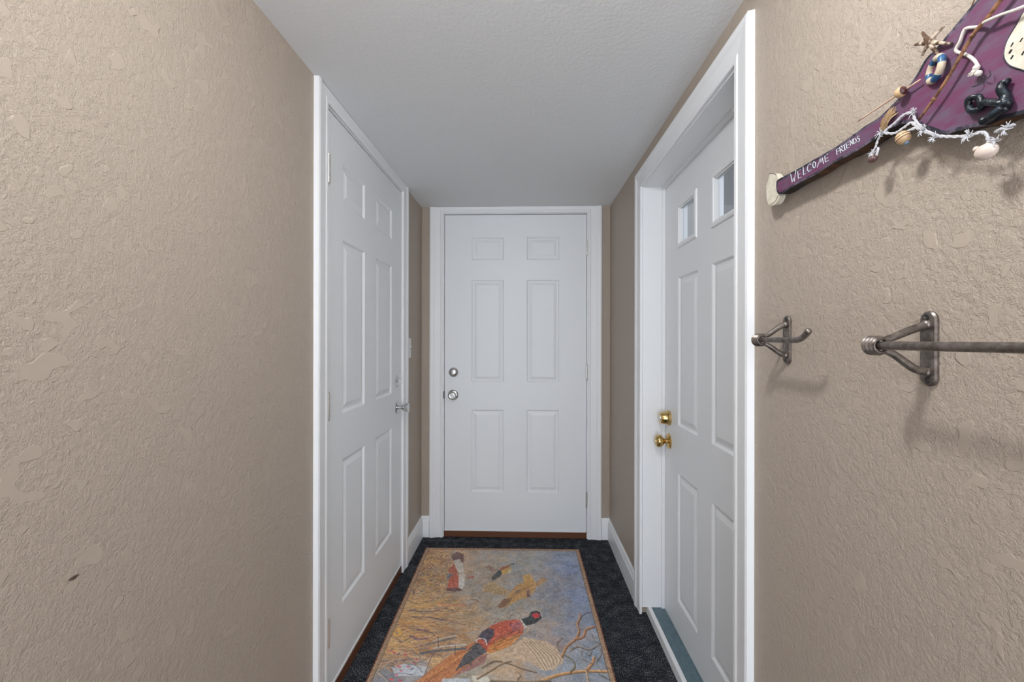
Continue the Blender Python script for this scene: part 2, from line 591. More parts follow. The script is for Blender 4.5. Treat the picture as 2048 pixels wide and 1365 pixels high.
# thresholds
bm = bmesh.new()
box(bm, FL, OL[0], OL[1], -.10, .004, 0.0005, .044, bev=.003)
mk('trim_7', bm, M_BROWN, kind='structure')
bm = bmesh.new()
box(bm, FB, OB[0], OB[1], -.10, .002, 0.0005, .040, bev=.003)
mk('trim_8', bm, M_BROWN, kind='structure')
bm = bmesh.new()
box(bm, FL, OL[0] + .004, OL[1] - .004, -.03, .0022, .0445, .0525)
mk('door_sweep', bm, M_WHITE, door_l)
bm = bmesh.new()
box(bm, FB, OB[0] + .004, OB[1] - .004, -.03, .0022, .0405, .050)
mk('door_sweep', bm, M_WHITE, door_b)
def prism_tz(F, s0, s1, prof):
    bm = bmesh.new()
    A = [bm.verts.new(F.P(s0, t, z)) for t, z in prof]
    B = [bm.verts.new(F.P(s1, t, z)) for t, z in prof]
    n_ = len(prof)
    for i in range(n_):
        bm.faces.new((A[i], A[(i + 1) % n_], B[(i + 1) % n_], B[i]))
    bm.faces.new(A[::-1])
    bm.faces.new(B)
    return bm
mk('trim_9', prism_tz(FR, OR[0] - .0185, OR[1] + .0185, [(-.024, .0005), (-.026, .034), (-.030, .038), (-.041, .0385), (-.043, .033), (-.043, .0005)]), M_WHITE, kind='structure')
mk('trim_10', prism_tz(FR, OR[0] - .010, OR[1] + .010, [(-.0435, .0005), (-.0435, .032), (-.060, .0355), (-.1005, .0375), (-.1005, .0005)]), M_TEAL, kind='structure')

# baseboards
BASE = [(0.0005, 0.0005), (.014, 0.0005), (.014, .098), (.012, .101), (.012, .106), (.0095, .112), (.0085, .122), (.0045, .130), (.003, .134), (.0005, .134)]
def base(name, F, s0, s1):
    mk(name, prism_tz(F, s0, s1, BASE), M_WHITE, kind='structure')
base('baseboard_left', FL, .0155, OL[0] - .085)
base('baseboard_right', FR, .0155, OR[0] - .085)
base('baseboard_left_front', FL, OL[1] + .085, SEND)
base('baseboard_right_front', FR, OR[1] + .085, SEND)
base('baseboard_back', FB, .001, OB[0] - .0935)
base('baseboard_back_right', FB, OB[1] + .0935, 1.206)

# a short dark gouge in the plaster
mk('gouge', GOUGE, mat('dark_gouge', srgb(74, 58, 48), .9), wl, label='short dark gouge in the plaster')

# ------------------------------------------------------------------ light switch on the left wall
t = thing('light_switch', 'white toggle light switch on the tan strip beside the left door', 'light switch', FL.P(.291, 0, 1.165))
bm = bmesh.new()
box(bm, FL, .256, .326, .0003, .006, 1.1645, 1.2785, bev=.002)
mk('switch_plate', bm, M_PLASTIC, t, smooth=True, auto=40)
bm = bmesh.new()
tube(bm, [FL.P(.291, .004, 1.2215), FL.P(.291, .012, 1.226), FL.P(.291, .019, 1.231)], .0042, 8, rad=lambda q: 1 - .25 * q)
mk('toggle', bm, M_PLASTIC, t, smooth=True, auto=40)
for z in (1.1945, 1.2485):
    bm = bmesh.new()
    lathe(bm, FL.P(.291, .0055, z), FL.n, [(0, .0035), (.0012, .003), (.0016, 0)], 12)
    mk('screw', bm, M_PLASTIC, t, smooth=True, auto=40)

# ------------------------------------------------------------------ ceiling lamp above the camera
lx, ly = LAMP_AT
t = thing('ceiling_lamp', 'small round frosted flush ceiling lamp above the hall entrance', 'ceiling light', (lx, ly, CEIL - .09))
bm = bmesh.new()
lathe(bm, (lx, ly, CEIL - .0005), (0, 0, -1), [(0, .075), (.018, .075), (.022, .068), (.022, 0)], 32)
mk('lamp_base', bm, M_CHROME, t, smooth=True, auto=40)
bm = bmesh.new()
lathe(bm, (lx, ly, CEIL - .0225), (0, 0, -1), [(0, .058), (.015, .060), (.035, .058), (.050, .045), (.058, .025), (.060, 0)], 32)
mk('lamp_bowl', bm, M_BOWL, t, smooth=True, auto=60)

# ------------------------------------------------------------------ iron hook and towel bar on the right wall
def plate(bm, F, s, z, r, half, th):
    n_ = 10
    out = []
    for i in range(n_ + 1):
        a = math.pi * i / n_
        out.append((s + r * math.cos(a), z + half - r + r * math.sin(a)))
    for i in range(n_ + 1):
        a = math.pi + math.pi * i / n_
        out.append((s + r * math.cos(a), z - half + r + r * math.sin(a)))
    def ring(t_, sh):
        return [bm.verts.new(F.P(s + (p - s) * (1 - sh / r), t_, z + (q - z) * (1 - sh / half))) for p, q in out]
    rs = [ring(.0005, 0), ring(th * .6, 0), ring(th, r * .16)]
    m_ = len(out)
    for A, B in zip(rs, rs[1:]):
        for j in range(m_):
            bm.faces.new((A[j], A[(j + 1) % m_], B[(j + 1) % m_], B[j]))
    bm.faces.new(rs[0][::-1])
    bm.faces.new(rs[-1])

def bracket(t, s, zc, tb, zb, flip=1):
    bm = bmesh.new()
    plate(bm, FR, s, zc, .0118, .0508, .005)
    mk('wall_plate', bm, M_IRON, t, smooth=True, auto=40)
    for sg in (1, -1):
        bm = bmesh.new()
        tube(bm, [FR.P(s - flip * .003, tb, zb + sg * .004), FR.P(s - flip * .001, tb * .72, zb + sg * .011), FR.P(s, tb * .35, zc + sg * .026), FR.P(s, .010, zc + sg * .0305), FR.P(s, .003, zc + sg * .031)], .0052, 10, rad=lambda q: .85 + .35 * q)
        ball(bm, FR.P(s, .0065, zc + sg * .032), .0068, 12, (.8, 1, 1))
        mk('brace', bm, M_IRON, t, smooth=True)
        bm = bmesh.new()
        lathe(bm, FR.P(s, .0045, zc + sg * .043), FR.n, [(0, .0042), (.0012, .0040), (.0018, .0026), (.0010, .0016), (.0010, 0)], 14)
        mk('screw', bm, M_DARK, t, smooth=True, auto=40)
    bm = bmesh.new()
    p = [(0, .006)]
    for i in range(3):
        a = i * .0062
        p += [(a + .0004, .0100), (a + .0016, .0126), (a + .0031, .0136), (a + .0046, .0126), (a + .0058, .0104)]
    p += [(.0196, .0102), (.0200, .0085), (.0150, .0078), (.0150, 0)]
    lathe(bm, FR.P(s - flip * .015, tb, zb), FR.d * flip, p, 24)
    mk('collar', bm, M_IRON, t, smooth=True, auto=60)

t = thing('coat_hook', 'small pewter iron hook beside the right door casing', 'hook', FR.P(1.782, 0, 1.219))
bracket(t, 1.782, 1.2705, .056, 1.2705)
bm = bmesh.new()
tube(bm, [FR.P(1.784, .056, 1.2705), FR.P(1.83, .056, 1.2705), FR.P(1.885, .056, 1.2700), FR.P(1.905, .056, 1.2725), FR.P(1.918, .056, 1.2790), FR.P(1.925, .056, 1.2850)], .0054, 14)
ball(bm, FR.P(1.925, .056, 1.2852), .0057, 14)
mk('hook_arm', bm, M_IRON, t, smooth=True)
t = thing('towel_bar', 'pewter iron towel bar running along the right wall', 'towel bar', FR.P(2.084, 0, 1.208))
bracket(t, 2.084, 1.2590, .069, 1.2630)
bracket(t, 2.51, 1.2590, .069, 1.2630, -1)
bm = bmesh.new()
tube(bm, [FR.P(2.086, .069, 1.263), FR.P(2.3, .069, 1.263), FR.P(2.508, .069, 1.263)], .0056, 16)
mk('bar', bm, M_IRON, t, smooth=True, auto=40)
RUG_GAIN = 2.4
D = {
 'board': [(1.7909,1.5956),(1.7976,1.599),(1.8526,1.5956),(1.9029,1.5943),(1.9472,1.5931),(1.9803,1.5939),(1.9987,1.5958),(2.016,1.5971),(2.0378,1.5964),(2.0544,1.6017),(2.0654,1.6053),(2.0794,1.6108),(2.0949,1.6219),(2.1055,1.6332),(2.1177,1.6378),(2.1293,1.6425),(2.1404,1.6482),(2.1528,1.6544),(2.1629,1.6591),(2.1743,1.6639),(2.1954,1.673),(2.2287,1.705),(2.268,1.6501),(2.2918,1.5803),(2.2901,1.5318),(2.2682,1.5129),(2.241,1.5063),(2.2137,1.507),(2.2027,1.5089),(2.1942,1.511),(2.1823,1.511),(2.1632,1.5173),(2.146,1.5218),(2.1351,1.524),(2.1237,1.5305),(2.1098,1.5434),(2.0907,1.5609),(2.0679,1.5696),(2.0532,1.5695),(2.0352,1.5688),(2.0104,1.567),(1.9803,1.5663),(1.9473,1.568),(1.903,1.5654),(1.8527,1.5677),(1.8053,1.5661),(1.791,1.5782)],
 'fin': [(1.7563,1.6271),(1.7699,1.6222),(1.7807,1.6147),(1.7866,1.6037),(1.7901,1.5923),(1.7902,1.5794),(1.7902,1.5693),(1.7925,1.5664),(1.7785,1.5545),(1.7565,1.5587),(1.7484,1.5704),(1.7453,1.585),(1.7449,1.6047),(1.7526,1.6169)],
 'patch': [(2.2293,1.6211),(2.2141,1.6123),(2.2086,1.6045),(2.2031,1.5981),(2.1986,1.5914),(2.1968,1.5853),(2.1963,1.5773),(2.1986,1.5699),(2.2032,1.5624),(2.2142,1.551),(2.2294,1.5362),(2.2528,1.5286),(2.2634,1.5485),(2.2581,1.5883)],
 'dots': [(2.204,1.5851),(2.204,1.5717),(2.2026,1.5787),(2.2122,1.5841),(2.2138,1.5693)],
 'letters': [[(1.8368,1.5941),(1.8415,1.576),(1.8448,1.5832),(1.8477,1.5754),(1.8523,1.5958)],[(1.8657,1.5911),(1.8574,1.5915),(1.8594,1.5766),(1.8677,1.5762)],[(1.8584,1.5839),(1.8649,1.5836)],[(1.8727,1.5927),(1.8741,1.577),(1.8807,1.5778)],[(1.8946,1.5884),(1.8909,1.5909),(1.8854,1.5891),(1.8841,1.5832),(1.8882,1.5777),(1.8946,1.5785)],[(1.9009,1.5907),(1.8982,1.5868),(1.9,1.5804),(1.9036,1.5783),(1.9059,1.5817),(1.9053,1.5875),(1.9009,1.5907)],[(1.9097,1.5768),(1.9176,1.5886),(1.919,1.5817),(1.9227,1.5876),(1.9254,1.5765)],[(1.9358,1.5888),(1.9284,1.5885),(1.9298,1.5773),(1.9379,1.5772)],[(1.9293,1.5833),(1.9358,1.5828)],[(1.9631,1.5868),(1.9548,1.5878),(1.9563,1.5784)],[(1.9555,1.5834),(1.9616,1.583)],[(1.9639,1.5779),(1.9624,1.5883),(1.9661,1.5883),(1.9683,1.5844),(1.9646,1.5833),(1.9698,1.5781)],[(1.9713,1.5876),(1.9735,1.5787)],[(1.9691,1.5873),(1.9734,1.5875)],[(1.9713,1.5785),(1.9756,1.5788)],[(1.9814,1.5873),(1.9756,1.5884),(1.9775,1.5791),(1.9828,1.5788)],[(1.9764,1.5839),(1.9814,1.5834)],[(1.9849,1.5801),(1.9835,1.5891),(1.9891,1.5803),(1.9884,1.5884)],[(1.9912,1.5799),(1.9905,1.5887),(1.9946,1.5862),(1.9966,1.5827),(1.9953,1.5801),(1.9912,1.5799)],[(2.0027,1.5863),(1.9987,1.5883),(1.998,1.5857),(2.0027,1.582),(2.002,1.5791),(1.998,1.5794)]],
 'twig': [(2.1081,1.5555),(2.1283,1.5711),(2.1471,1.5889),(2.1728,1.6177),(2.1886,1.6268),(2.2047,1.6388),(2.2263,1.6519)],
 'cord': [(2.2465,1.6068),(2.2284,1.6142),(2.2196,1.6152),(2.2142,1.614),(2.2003,1.6193),(2.1855,1.6232),(2.1761,1.6256),(2.1613,1.6348),(2.1576,1.6336),(2.1536,1.6247),(2.1489,1.6171),(2.1614,1.6034),(2.1697,1.5911),(2.1738,1.5805)],
 'knots': [(2.1743,1.5802),(2.1723,1.5766),(2.1764,1.5722)],
 'hooks': [[(2.1764,1.571),(2.1768,1.5629),(2.1743,1.5601),(2.1688,1.5615)],[(2.179,1.5667),(2.1837,1.5617),(2.1876,1.563),(2.1865,1.5691)]],
 'star_c': (2.1214,1.6471),
 'star': [(2.1367,1.6556),(2.109,1.6685),(2.0987,1.6599),(2.1086,1.6389),(2.129,1.6269),(2.1437,1.6292)],
 'ring': (2.125,1.6106),
 'ringpts': [(2.1317,1.6249),(2.1171,1.5971),(2.1093,1.6169),(2.1402,1.61)],
 'float': (2.0826,1.607),
 'fstick': [(2.0124,1.605),(2.1073,1.6086)],
 'anchor': [[(2.1641,1.5422),(2.1666,1.5488),(2.174,1.5472),(2.1788,1.54),(2.1772,1.5323),(2.1691,1.5341),(2.1641,1.5422)],[(2.1791,1.5382),(2.1914,1.5306),(2.2031,1.5228)],[(2.1998,1.5478),(2.1991,1.5408),(2.2013,1.5312),(2.2028,1.5205)],[(2.2031,1.5203),(2.1944,1.5177),(2.1869,1.5167),(2.1791,1.5157)],[(2.2052,1.5199),(2.1959,1.5227)],[(2.1969,1.5479),(2.2049,1.5455)]],
 'net': [[(2.025,1.5458),(2.0358,1.5534),(2.0411,1.5644),(2.0527,1.5698),(2.0675,1.573),(2.0805,1.5768),(2.0929,1.5731),(2.0983,1.559),(2.11,1.5419),(2.126,1.5267),(2.143,1.5168),(2.1623,1.5083),(2.177,1.5051),(2.1824,1.4984),(2.184,1.4882)],[(2.0496,1.5681),(2.0673,1.5587),(2.0815,1.5595),(2.0929,1.5599),(2.1038,1.5451),(2.1184,1.5332),(2.1284,1.5241)],[(2.085,1.5516),(2.0985,1.5499),(2.1114,1.5384)],[(2.0263,1.5441),(2.0318,1.536)],[(2.1908,1.4985),(2.1996,1.4991),(2.208,1.4972)],[(2.0345,1.5337),(2.0412,1.551)]],
 'tufts': [(2.0951,1.572),(2.1232,1.5246),(2.1634,1.5073),(2.1919,1.4882),(2.2014,1.4974),(2.0329,1.5446),(2.0448,1.5705),(2.108,1.542)],
 'egg': (2.1814,1.4817),
 'nub': (2.1711,1.489),
 'bead': (2.0828,1.5452),
 'beadtip': (2.0918,1.5347),
 'maroonbead': (2.034,1.5372),
 'twine': [(2.0489,1.5761),(2.0639,1.5965),(2.0527,1.5896),(2.059,1.5862)],
 'wire': [(2.1439,1.6611),(2.1465,1.6683),(2.1508,1.6759),(2.155,1.6797)],
 'gouge': [(2.0526,0.905),(2.0373,0.9062)],
}
RUG_BG = [(62,108,150,115,80),(260,111,140,115,95),(379,113,130,122,112),(617,117,125,120,112),(816,120,112,118,135),(879,194,98,112,145),(73,315,130,105,78),(342,440,125,115,103),(550,498,125,118,108),(758,389,112,112,122),(891,449,98,110,140),(77,592,150,118,78),(228,555,140,110,80),(334,616,135,112,85),(422,559,125,112,98),(743,604,115,112,112),(870,606,100,112,138),(115,728,150,112,75),(291,731,140,105,75),(487,560,130,120,105),(676,695,128,118,112),(792,740,115,115,125),(52,807,160,125,80),(221,810,140,105,75),(347,706,132,112,92),(700,818,125,112,110),(76,880,135,110,90),(293,891,155,125,90),(507,888,155,132,105),(780,857,110,118,130),(72,947,105,105,110),(175,949,125,128,135),(357,959,135,125,110),(563,956,150,125,100),(718,965,118,125,138),(885,894,100,115,138),(896,981,105,115,125),(617,325,124,118,112),(113,1067,120,105,95),(423,1072,130,125,120),(710,1078,105,112,122)]
RUG_CMD = [
('p',(92,70,68),8,[(167,94),(195,48),(239,72),(251,155),(212,198)]),
('p',(150,142,132),8,[(192,147),(223,125),(254,198),(270,280),(231,266)]),
('p',(140,75,62),8,[(178,239),(202,183),(235,266),(224,312),(198,305)]),
('p',(85,90,98),8,[(179,285),(204,279),(215,318),(184,330)]),
('p',(150,72,58),8,[(197,311),(242,286),(259,410),(201,417)]),
('p',(155,150,142),8,[(242,286),(274,280),(285,381),(279,422),(259,410)]),
('p',(84,60,62),8,[(198,409),(261,404),(281,422),(266,435),(202,434)]),
('p',(140,80,70),14,[(294,294),(327,294),(327,320),(294,319)]),
('p',(122,98,84),8,[(371,203),(402,189),(455,240),(431,259),(391,231)]),
('p',(58,62,66),8,[(455,236),(479,257),(463,303),(426,340),(423,302)]),
('p',(128,76,56),8,[(452,240),(472,205),(513,184),(518,206),(467,243)]),
('p',(150,116,60),8,[(467,243),(514,200),(526,231),(513,260),(477,284)]),
('p',(150,140,115),8,[(511,224),(530,238),(517,274),(498,273)]),
('s',(45,55,52),8,7,[(513,188),(530,169),(536,182)]),
('s',(95,80,65),8,3,[(426,296),(419,344)]),
('s',(95,80,65),8,3,[(437,296),(430,344)]),
('s',(95,80,65),8,3,[(448,296),(441,344)]),
('p',(140,114,82),8,[(381,431),(383,373),(430,344),(476,393),(527,431),(508,467),(446,453)]),
('s',(112,92,68),8,2,[(405,383),(394,446)]),
('s',(112,92,68),8,2,[(416,390),(407,449)]),
('s',(112,92,68),8,2,[(428,397),(419,451)]),
('s',(112,92,68),8,2,[(439,404),(432,454)]),
('s',(112,92,68),8,2,[(450,412),(444,456)]),
('s',(112,92,68),8,2,[(460,419),(457,458)]),
('s',(112,92,68),8,2,[(471,426),(469,461)]),
('s',(112,92,68),8,2,[(482,433),(481,463)]),
('s',(112,92,68),8,2,[(493,440),(494,466)]),
('p',(160,122,70),8,[(584,285),(626,270),(654,362),(595,376)]),
('p',(152,112,64),8,[(659,365),(644,424),(616,469),(569,493),(518,540),(480,562),(459,551),(496,497),(527,431),(546,387),(588,349),(617,312)]),
('p',(105,78,62),8,[(459,551),(492,492),(532,476),(518,530),(480,563)]),
('p',(98,72,74),8,[(603,421),(620,410),(622,472),(603,480)]),
('p',(142,108,76),8,[(649,362),(690,294),(716,326),(667,385)]),
('p',(100,85,80),8,[(547,423),(578,409),(565,438),(544,441)]),
('s',(120,86,56),8,2,[(516,498),(534,449)]),
('s',(120,86,56),8,2,[(524,489),(542,442)]),
('s',(120,86,56),8,2,[(533,481),(550,435)]),
('s',(120,86,56),8,2,[(541,472),(558,429)]),
('s',(120,86,56),8,2,[(550,463),(567,422)]),
('s',(120,86,56),8,2,[(558,455),(575,415)]),
('s',(120,86,56),8,2,[(567,446),(583,408)]),
('s',(120,86,56),8,2,[(576,437),(591,401)]),
('s',(120,86,56),8,2,[(585,428),(600,394)]),
('s',(120,86,56),8,2,[(594,419),(608,387)]),
('s',(120,86,56),8,2,[(603,410),(617,380)]),
('s',(120,86,56),8,2,[(612,400),(625,373)]),
('s',(120,86,56),8,2,[(621,391),(634,366)]),
('s',(120,86,56),8,2,[(630,382),(642,359)]),
('p',(155,92,56),8,[(388,776),(344,808),(278,870),(228,930),(183,993),(153,1073),(243,1075),(283,995),(343,936),(398,879),(431,851)]),
('s',(110,60,44),8,2,[(377,801),(398,812)]),
('s',(110,60,44),8,2,[(369,810),(390,821)]),
('s',(110,60,44),8,2,[(361,818),(382,829)]),
('s',(110,60,44),8,2,[(354,827),(374,838)]),
('s',(110,60,44),8,2,[(346,835),(366,846)]),
('s',(110,60,44),8,2,[(338,844),(359,854)]),
('s',(110,60,44),8,2,[(331,852),(351,862)]),
('s',(110,60,44),8,2,[(324,860),(344,871)]),
('s',(110,60,44),8,2,[(316,868),(336,879)]),
('s',(110,60,44),8,2,[(309,876),(329,887)]),
('s',(110,60,44),8,2,[(302,884),(322,895)]),
('s',(110,60,44),8,2,[(294,892),(314,902)]),
('s',(110,60,44),8,2,[(287,900),(307,910)]),
('s',(110,60,44),8,2,[(280,908),(300,918)]),
('s',(110,60,44),8,2,[(273,916),(293,925)]),
('s',(110,60,44),8,2,[(267,923),(286,933)]),
('s',(110,60,44),8,2,[(260,931),(279,940)]),
('s',(110,60,44),8,2,[(253,938),(273,948)]),
('s',(110,60,44),8,2,[(246,946),(266,955)]),
('s',(110,60,44),8,2,[(240,953),(259,962)]),
('s',(110,60,44),8,2,[(233,960),(253,969)]),
('s',(110,60,44),8,2,[(227,967),(246,976)]),
('s',(110,60,44),8,2,[(220,974),(240,983)]),
('s',(110,60,44),8,2,[(214,982),(233,990)]),
('s',(110,60,44),8,2,[(208,989),(227,997)]),
('s',(110,60,44),8,2,[(201,995),(221,1004)]),
('p',(62,68,74),8,[(386,785),(431,784),(436,836),(412,854),(379,892),(340,919),(323,939),(343,871),(358,827)]),
('p',(128,88,82),8,[(412,854),(441,844),(432,893),(393,920),(336,952),(310,977),(347,926),(389,886)]),
('s',(165,108,64),8,3,[(374,820),(293,891),(203,993),(183,1063)]),
('s',(165,108,64),8,3,[(364,830),(276,911),(184,999),(164,1062)]),
('s',(165,108,64),8,3,[(355,841),(259,931),(166,1005),(145,1062)]),
('s',(165,108,64),8,3,[(345,851),(243,950),(148,1010),(125,1062)]),
('s',(165,108,64),8,3,[(336,861),(227,969),(130,1016),(106,1061)]),
('p',(156,66,50),8,[(578,639),(541,638),(492,648),(451,675),(424,701),(403,726),(394,751),(388,773),(440,836),(491,810),(545,752),(583,728),(587,684)]),
('p',(168,104,52),8,[(583,723),(558,768),(530,800),(492,823),(449,844),(435,836),(445,798),(487,759),(533,743)]),
('p',(128,74,82),14,[(524,667),(574,648),(577,703),(544,713)]),
('p',(58,62,74),8,[(395,748),(408,712),(435,695),(461,707),(458,750),(438,784),(424,774),(403,759)]),
('s',(88,74,52),8,3,[(458,822),(469,816)]),
('s',(88,74,52),8,3,[(477,792),(488,786)]),
('s',(88,74,52),8,3,[(496,761),(507,754)]),
('s',(88,74,52),8,3,[(516,728),(527,721)]),
('s',(88,74,52),8,3,[(538,754),(550,747)]),
('s',(88,74,52),8,3,[(559,721),(571,714)]),
('s',(88,74,52),8,3,[(466,761),(477,755)]),
('s',(88,74,52),8,3,[(489,786),(500,780)]),
('s',(88,74,52),8,3,[(508,754),(519,748)]),
('s',(88,74,52),8,3,[(528,722),(540,715)]),
('s',(88,74,52),8,3,[(551,747),(563,741)]),
('s',(88,74,52),8,3,[(459,786),(470,780)]),
('s',(88,74,52),8,3,[(478,755),(489,749)]),
('s',(88,74,52),8,3,[(501,780),(512,774)]),
('s',(88,74,52),8,3,[(521,748),(532,742)]),
('s',(88,74,52),8,3,[(541,715),(553,708)]),
('s',(88,74,52),8,3,[(564,741),(575,735)]),
('s',(88,74,52),8,3,[(471,780),(482,774)]),
('s',(88,74,52),8,3,[(490,749),(502,742)]),
('s',(88,74,52),8,3,[(513,774),(525,767)]),
('s',(88,74,52),8,3,[(533,742),(545,735)]),
('s',(88,74,52),8,3,[(554,709),(566,702)]),
('s',(88,74,52),8,3,[(465,805),(476,799)]),
('s',(88,74,52),8,3,[(483,774),(495,768)]),
('s',(88,74,52),8,3,[(503,742),(514,736)]),
('s',(88,74,52),8,3,[(526,768),(537,761)]),
('s',(88,74,52),8,3,[(546,735),(558,729)]),
('s',(88,74,52),8,3,[(567,702),(579,695)]),
('s',(88,74,52),8,3,[(477,799),(488,793)]),
('s',(88,74,52),8,3,[(496,768),(507,762)]),
('s',(88,74,52),8,3,[(515,736),(527,729)]),
('s',(88,74,52),8,3,[(538,761),(550,755)]),
('s',(88,74,52),8,3,[(559,729),(570,722)]),
('s',(88,74,52),8,3,[(466,769),(477,763)]),
('s',(120,50,44),8,2,[(456,660),(462,655)]),
('s',(172,90,60),8,2,[(490,688),(496,684)]),
('s',(120,50,44),8,2,[(524,715),(530,711)]),
('s',(172,90,60),8,2,[(554,664),(560,660)]),
('s',(120,50,44),8,2,[(472,690),(478,686)]),
('s',(172,90,60),8,2,[(505,718),(511,714)]),
('s',(120,50,44),8,2,[(535,666),(541,662)]),
('s',(172,90,60),8,2,[(568,695),(574,690)]),
('s',(120,50,44),8,2,[(487,720),(493,716)]),
('s',(172,90,60),8,2,[(516,669),(522,664)]),
('s',(120,50,44),8,2,[(549,697),(555,693)]),
('s',(172,90,60),8,2,[(469,722),(475,718)]),
('s',(120,50,44),8,2,[(497,671),(503,667)]),
('s',(172,90,60),8,2,[(531,699),(537,695)]),
('s',(120,50,44),8,2,[(563,726),(569,722)]),
('s',(172,90,60),8,2,[(479,674),(484,669)]),
('s',(120,50,44),8,2,[(512,701),(518,697)]),
('s',(172,90,60),8,2,[(545,729),(551,724)]),
('s',(120,50,44),8,2,[(460,676),(466,672)]),
('s',(172,90,60),8,2,[(494,704),(500,699)]),
('s',(120,50,44),8,2,[(527,731),(533,727)]),
('s',(172,90,60),8,2,[(557,680),(563,676)]),
('s',(120,50,44),8,2,[(475,706),(481,702)]),
('s',(172,90,60),8,2,[(509,733),(514,729)]),
('s',(120,50,44),8,2,[(538,683),(544,678)]),
('s',(172,90,60),8,2,[(571,710),(577,706)]),
('s',(120,50,44),8,2,[(491,735),(496,731)]),
('s',(172,90,60),8,2,[(519,685),(525,681)]),
('s',(120,50,44),8,2,[(552,712),(558,708)]),
('s',(172,90,60),8,2,[(473,737),(478,733)]),
('s',(120,50,44),8,2,[(501,687),(506,683)]),
('s',(172,90,60),8,2,[(534,715),(540,711)]),
('s',(120,50,44),8,2,[(564,663),(570,659)]),
('s',(172,90,60),8,2,[(482,690),(488,685)]),
('s',(120,50,44),8,2,[(515,717),(521,713)]),
('s',(172,90,60),8,2,[(545,666),(551,661)]),
('s',(120,50,44),8,2,[(464,692),(469,688)]),
('s',(172,90,60),8,2,[(497,719),(503,715)]),
('s',(120,50,44),8,2,[(526,668),(532,664)]),
('s',(172,90,60),8,2,[(560,696),(565,692)]),
('s',(168,170,165),8,6,[(388,780),(392,764),(409,758),(426,768),(433,798)]),
('p',(45,50,52),8,[(575,635),(610,617),(622,582),(648,574),(671,595),(670,626),(658,642),(634,664),(600,677)]),
('p',(172,52,56),8,[(625,600),(648,588),(663,602),(659,621),(641,629),(628,616)]),
('s',(165,168,160),8,8,[(575,639),(584,662),(596,686)]),
('s',(200,190,180),8,3,[(667,593),(670,614)]),
('p',(158,134,108),8,[(586,746),(627,757),(685,771),(718,803),(742,863),(736,892),(717,898),(702,925),(684,918),(667,928),(652,918),(604,882),(533,867),(483,852),(503,828),(558,780)]),
('s',(176,152,118),8,2,[(575,769),(615,832),(660,923)]),
('s',(118,98,82),8,2,[(583,771),(624,834),(665,921)]),
('s',(176,152,118),8,2,[(591,774),(633,836),(670,918)]),
('s',(118,98,82),8,2,[(599,776),(642,839),(674,915)]),
('s',(176,152,118),8,2,[(607,779),(651,841),(679,913)]),
('s',(118,98,82),8,2,[(615,781),(659,844),(684,910)]),
('s',(176,152,118),8,2,[(623,784),(668,846),(689,908)]),
('s',(118,98,82),8,2,[(631,786),(677,848),(694,905)]),
('s',(176,152,118),8,2,[(639,789),(686,851),(699,902)]),
('s',(118,98,82),8,2,[(647,791),(695,853),(704,900)]),
('s',(176,152,118),8,2,[(655,794),(703,855),(709,897)]),
('s',(118,98,82),8,2,[(663,796),(712,858),(714,894)]),
('s',(176,152,118),8,2,[(671,799),(721,860),(719,891)]),
('s',(118,98,82),8,2,[(679,801),(729,862),(724,889)]),
('s',(176,152,118),8,2,[(687,804),(738,865),(729,886)]),
('s',(118,98,82),8,2,[(695,806),(746,867),(734,883)]),
('p',(150,155,162),8,[(120,902),(214,917),(211,956),(103,964),(79,921)]),
('p',(168,160,146),8,[(387,952),(452,957),(462,979),(403,992)]),
('p',(150,156,165),8,[(283,970),(384,966),(395,1077),(281,1075)]),
('p',(150,152,158),8,[(405,1009),(540,1023),(529,1080),(400,1077)]),
('s',(75,78,84),8,17,[(170,850),(237,833),(349,818)]),
('s',(152,152,150),8,8,[(218,819),(276,804),(348,796)]),
('s',(82,84,86),8,12,[(182,800),(237,779),(299,757)]),
('s',(145,145,140),8,8,[(208,777),(255,757),(299,743)]),
('s',(120,115,108),8,5,[(214,725),(379,726)]),
('s',(95,70,74),8,3,[(211,956),(218,869),(228,840)]),
('s',(80,70,70),8,3,[(237,818),(223,754)]),
('s',(80,70,70),8,3,[(311,856),(304,803)]),
('s',(168,132,72),8,5,[(44,727),(120,808),(165,850)]),
('s',(175,130,60),8,16,[(23,735),(46,751),(58,735),(39,710)]),
('s',(170,95,58),8,9,[(174,529),(226,545),(290,541),(309,536)]),
('s',(150,110,70),8,4,[(170,584),(306,557),(368,537)]),
('s',(95,80,76),8,8,[(62,582),(122,593),(196,585)]),
('s',(172,130,70),8,10,[(19,521),(79,553),(159,564)]),
('s',(160,120,62),8,5,[(21,552),(104,573)]),
('s',(92,74,78),8,12,[(82,630),(156,632),(234,651)]),
('s',(165,115,62),8,6,[(31,666),(107,676),(201,669)]),
('s',(120,72,66),8,4,[(233,647),(331,680)]),
('s',(165,125,75),8,5,[(13,629),(85,621),(158,641)]),
('s',(105,80,84),8,16,[(104,752),(143,769),(176,762)]),
('s',(100,76,80),8,14,[(122,711),(166,720)]),
('s',(130,95,70),8,8,[(169,686),(259,713)]),
('s',(172,62,80),16,8.8,[(60,844),(70,848)]),
('s',(172,62,80),16,8.8,[(106,852),(116,856)]),
('s',(185,75,70),16,9.9,[(98,915),(109,918)]),
('s',(172,62,80),16,7.700000000000001,[(136,916),(145,919)]),
('s',(172,62,80),16,6.6000000000000005,[(114,935),(121,938)]),
('s',(185,75,70),16,11.0,[(87,976),(98,979)]),
('s',(172,62,80),16,8.8,[(122,980),(131,983)]),
('s',(172,62,80),16,7.15,[(158,878),(166,882)]),
('s',(172,62,80),16,6.6000000000000005,[(34,836),(42,840)]),
('s',(172,62,80),16,5.5,[(154,899),(160,902)]),
('s',(172,62,80),16,6.6000000000000005,[(102,954),(109,957)]),
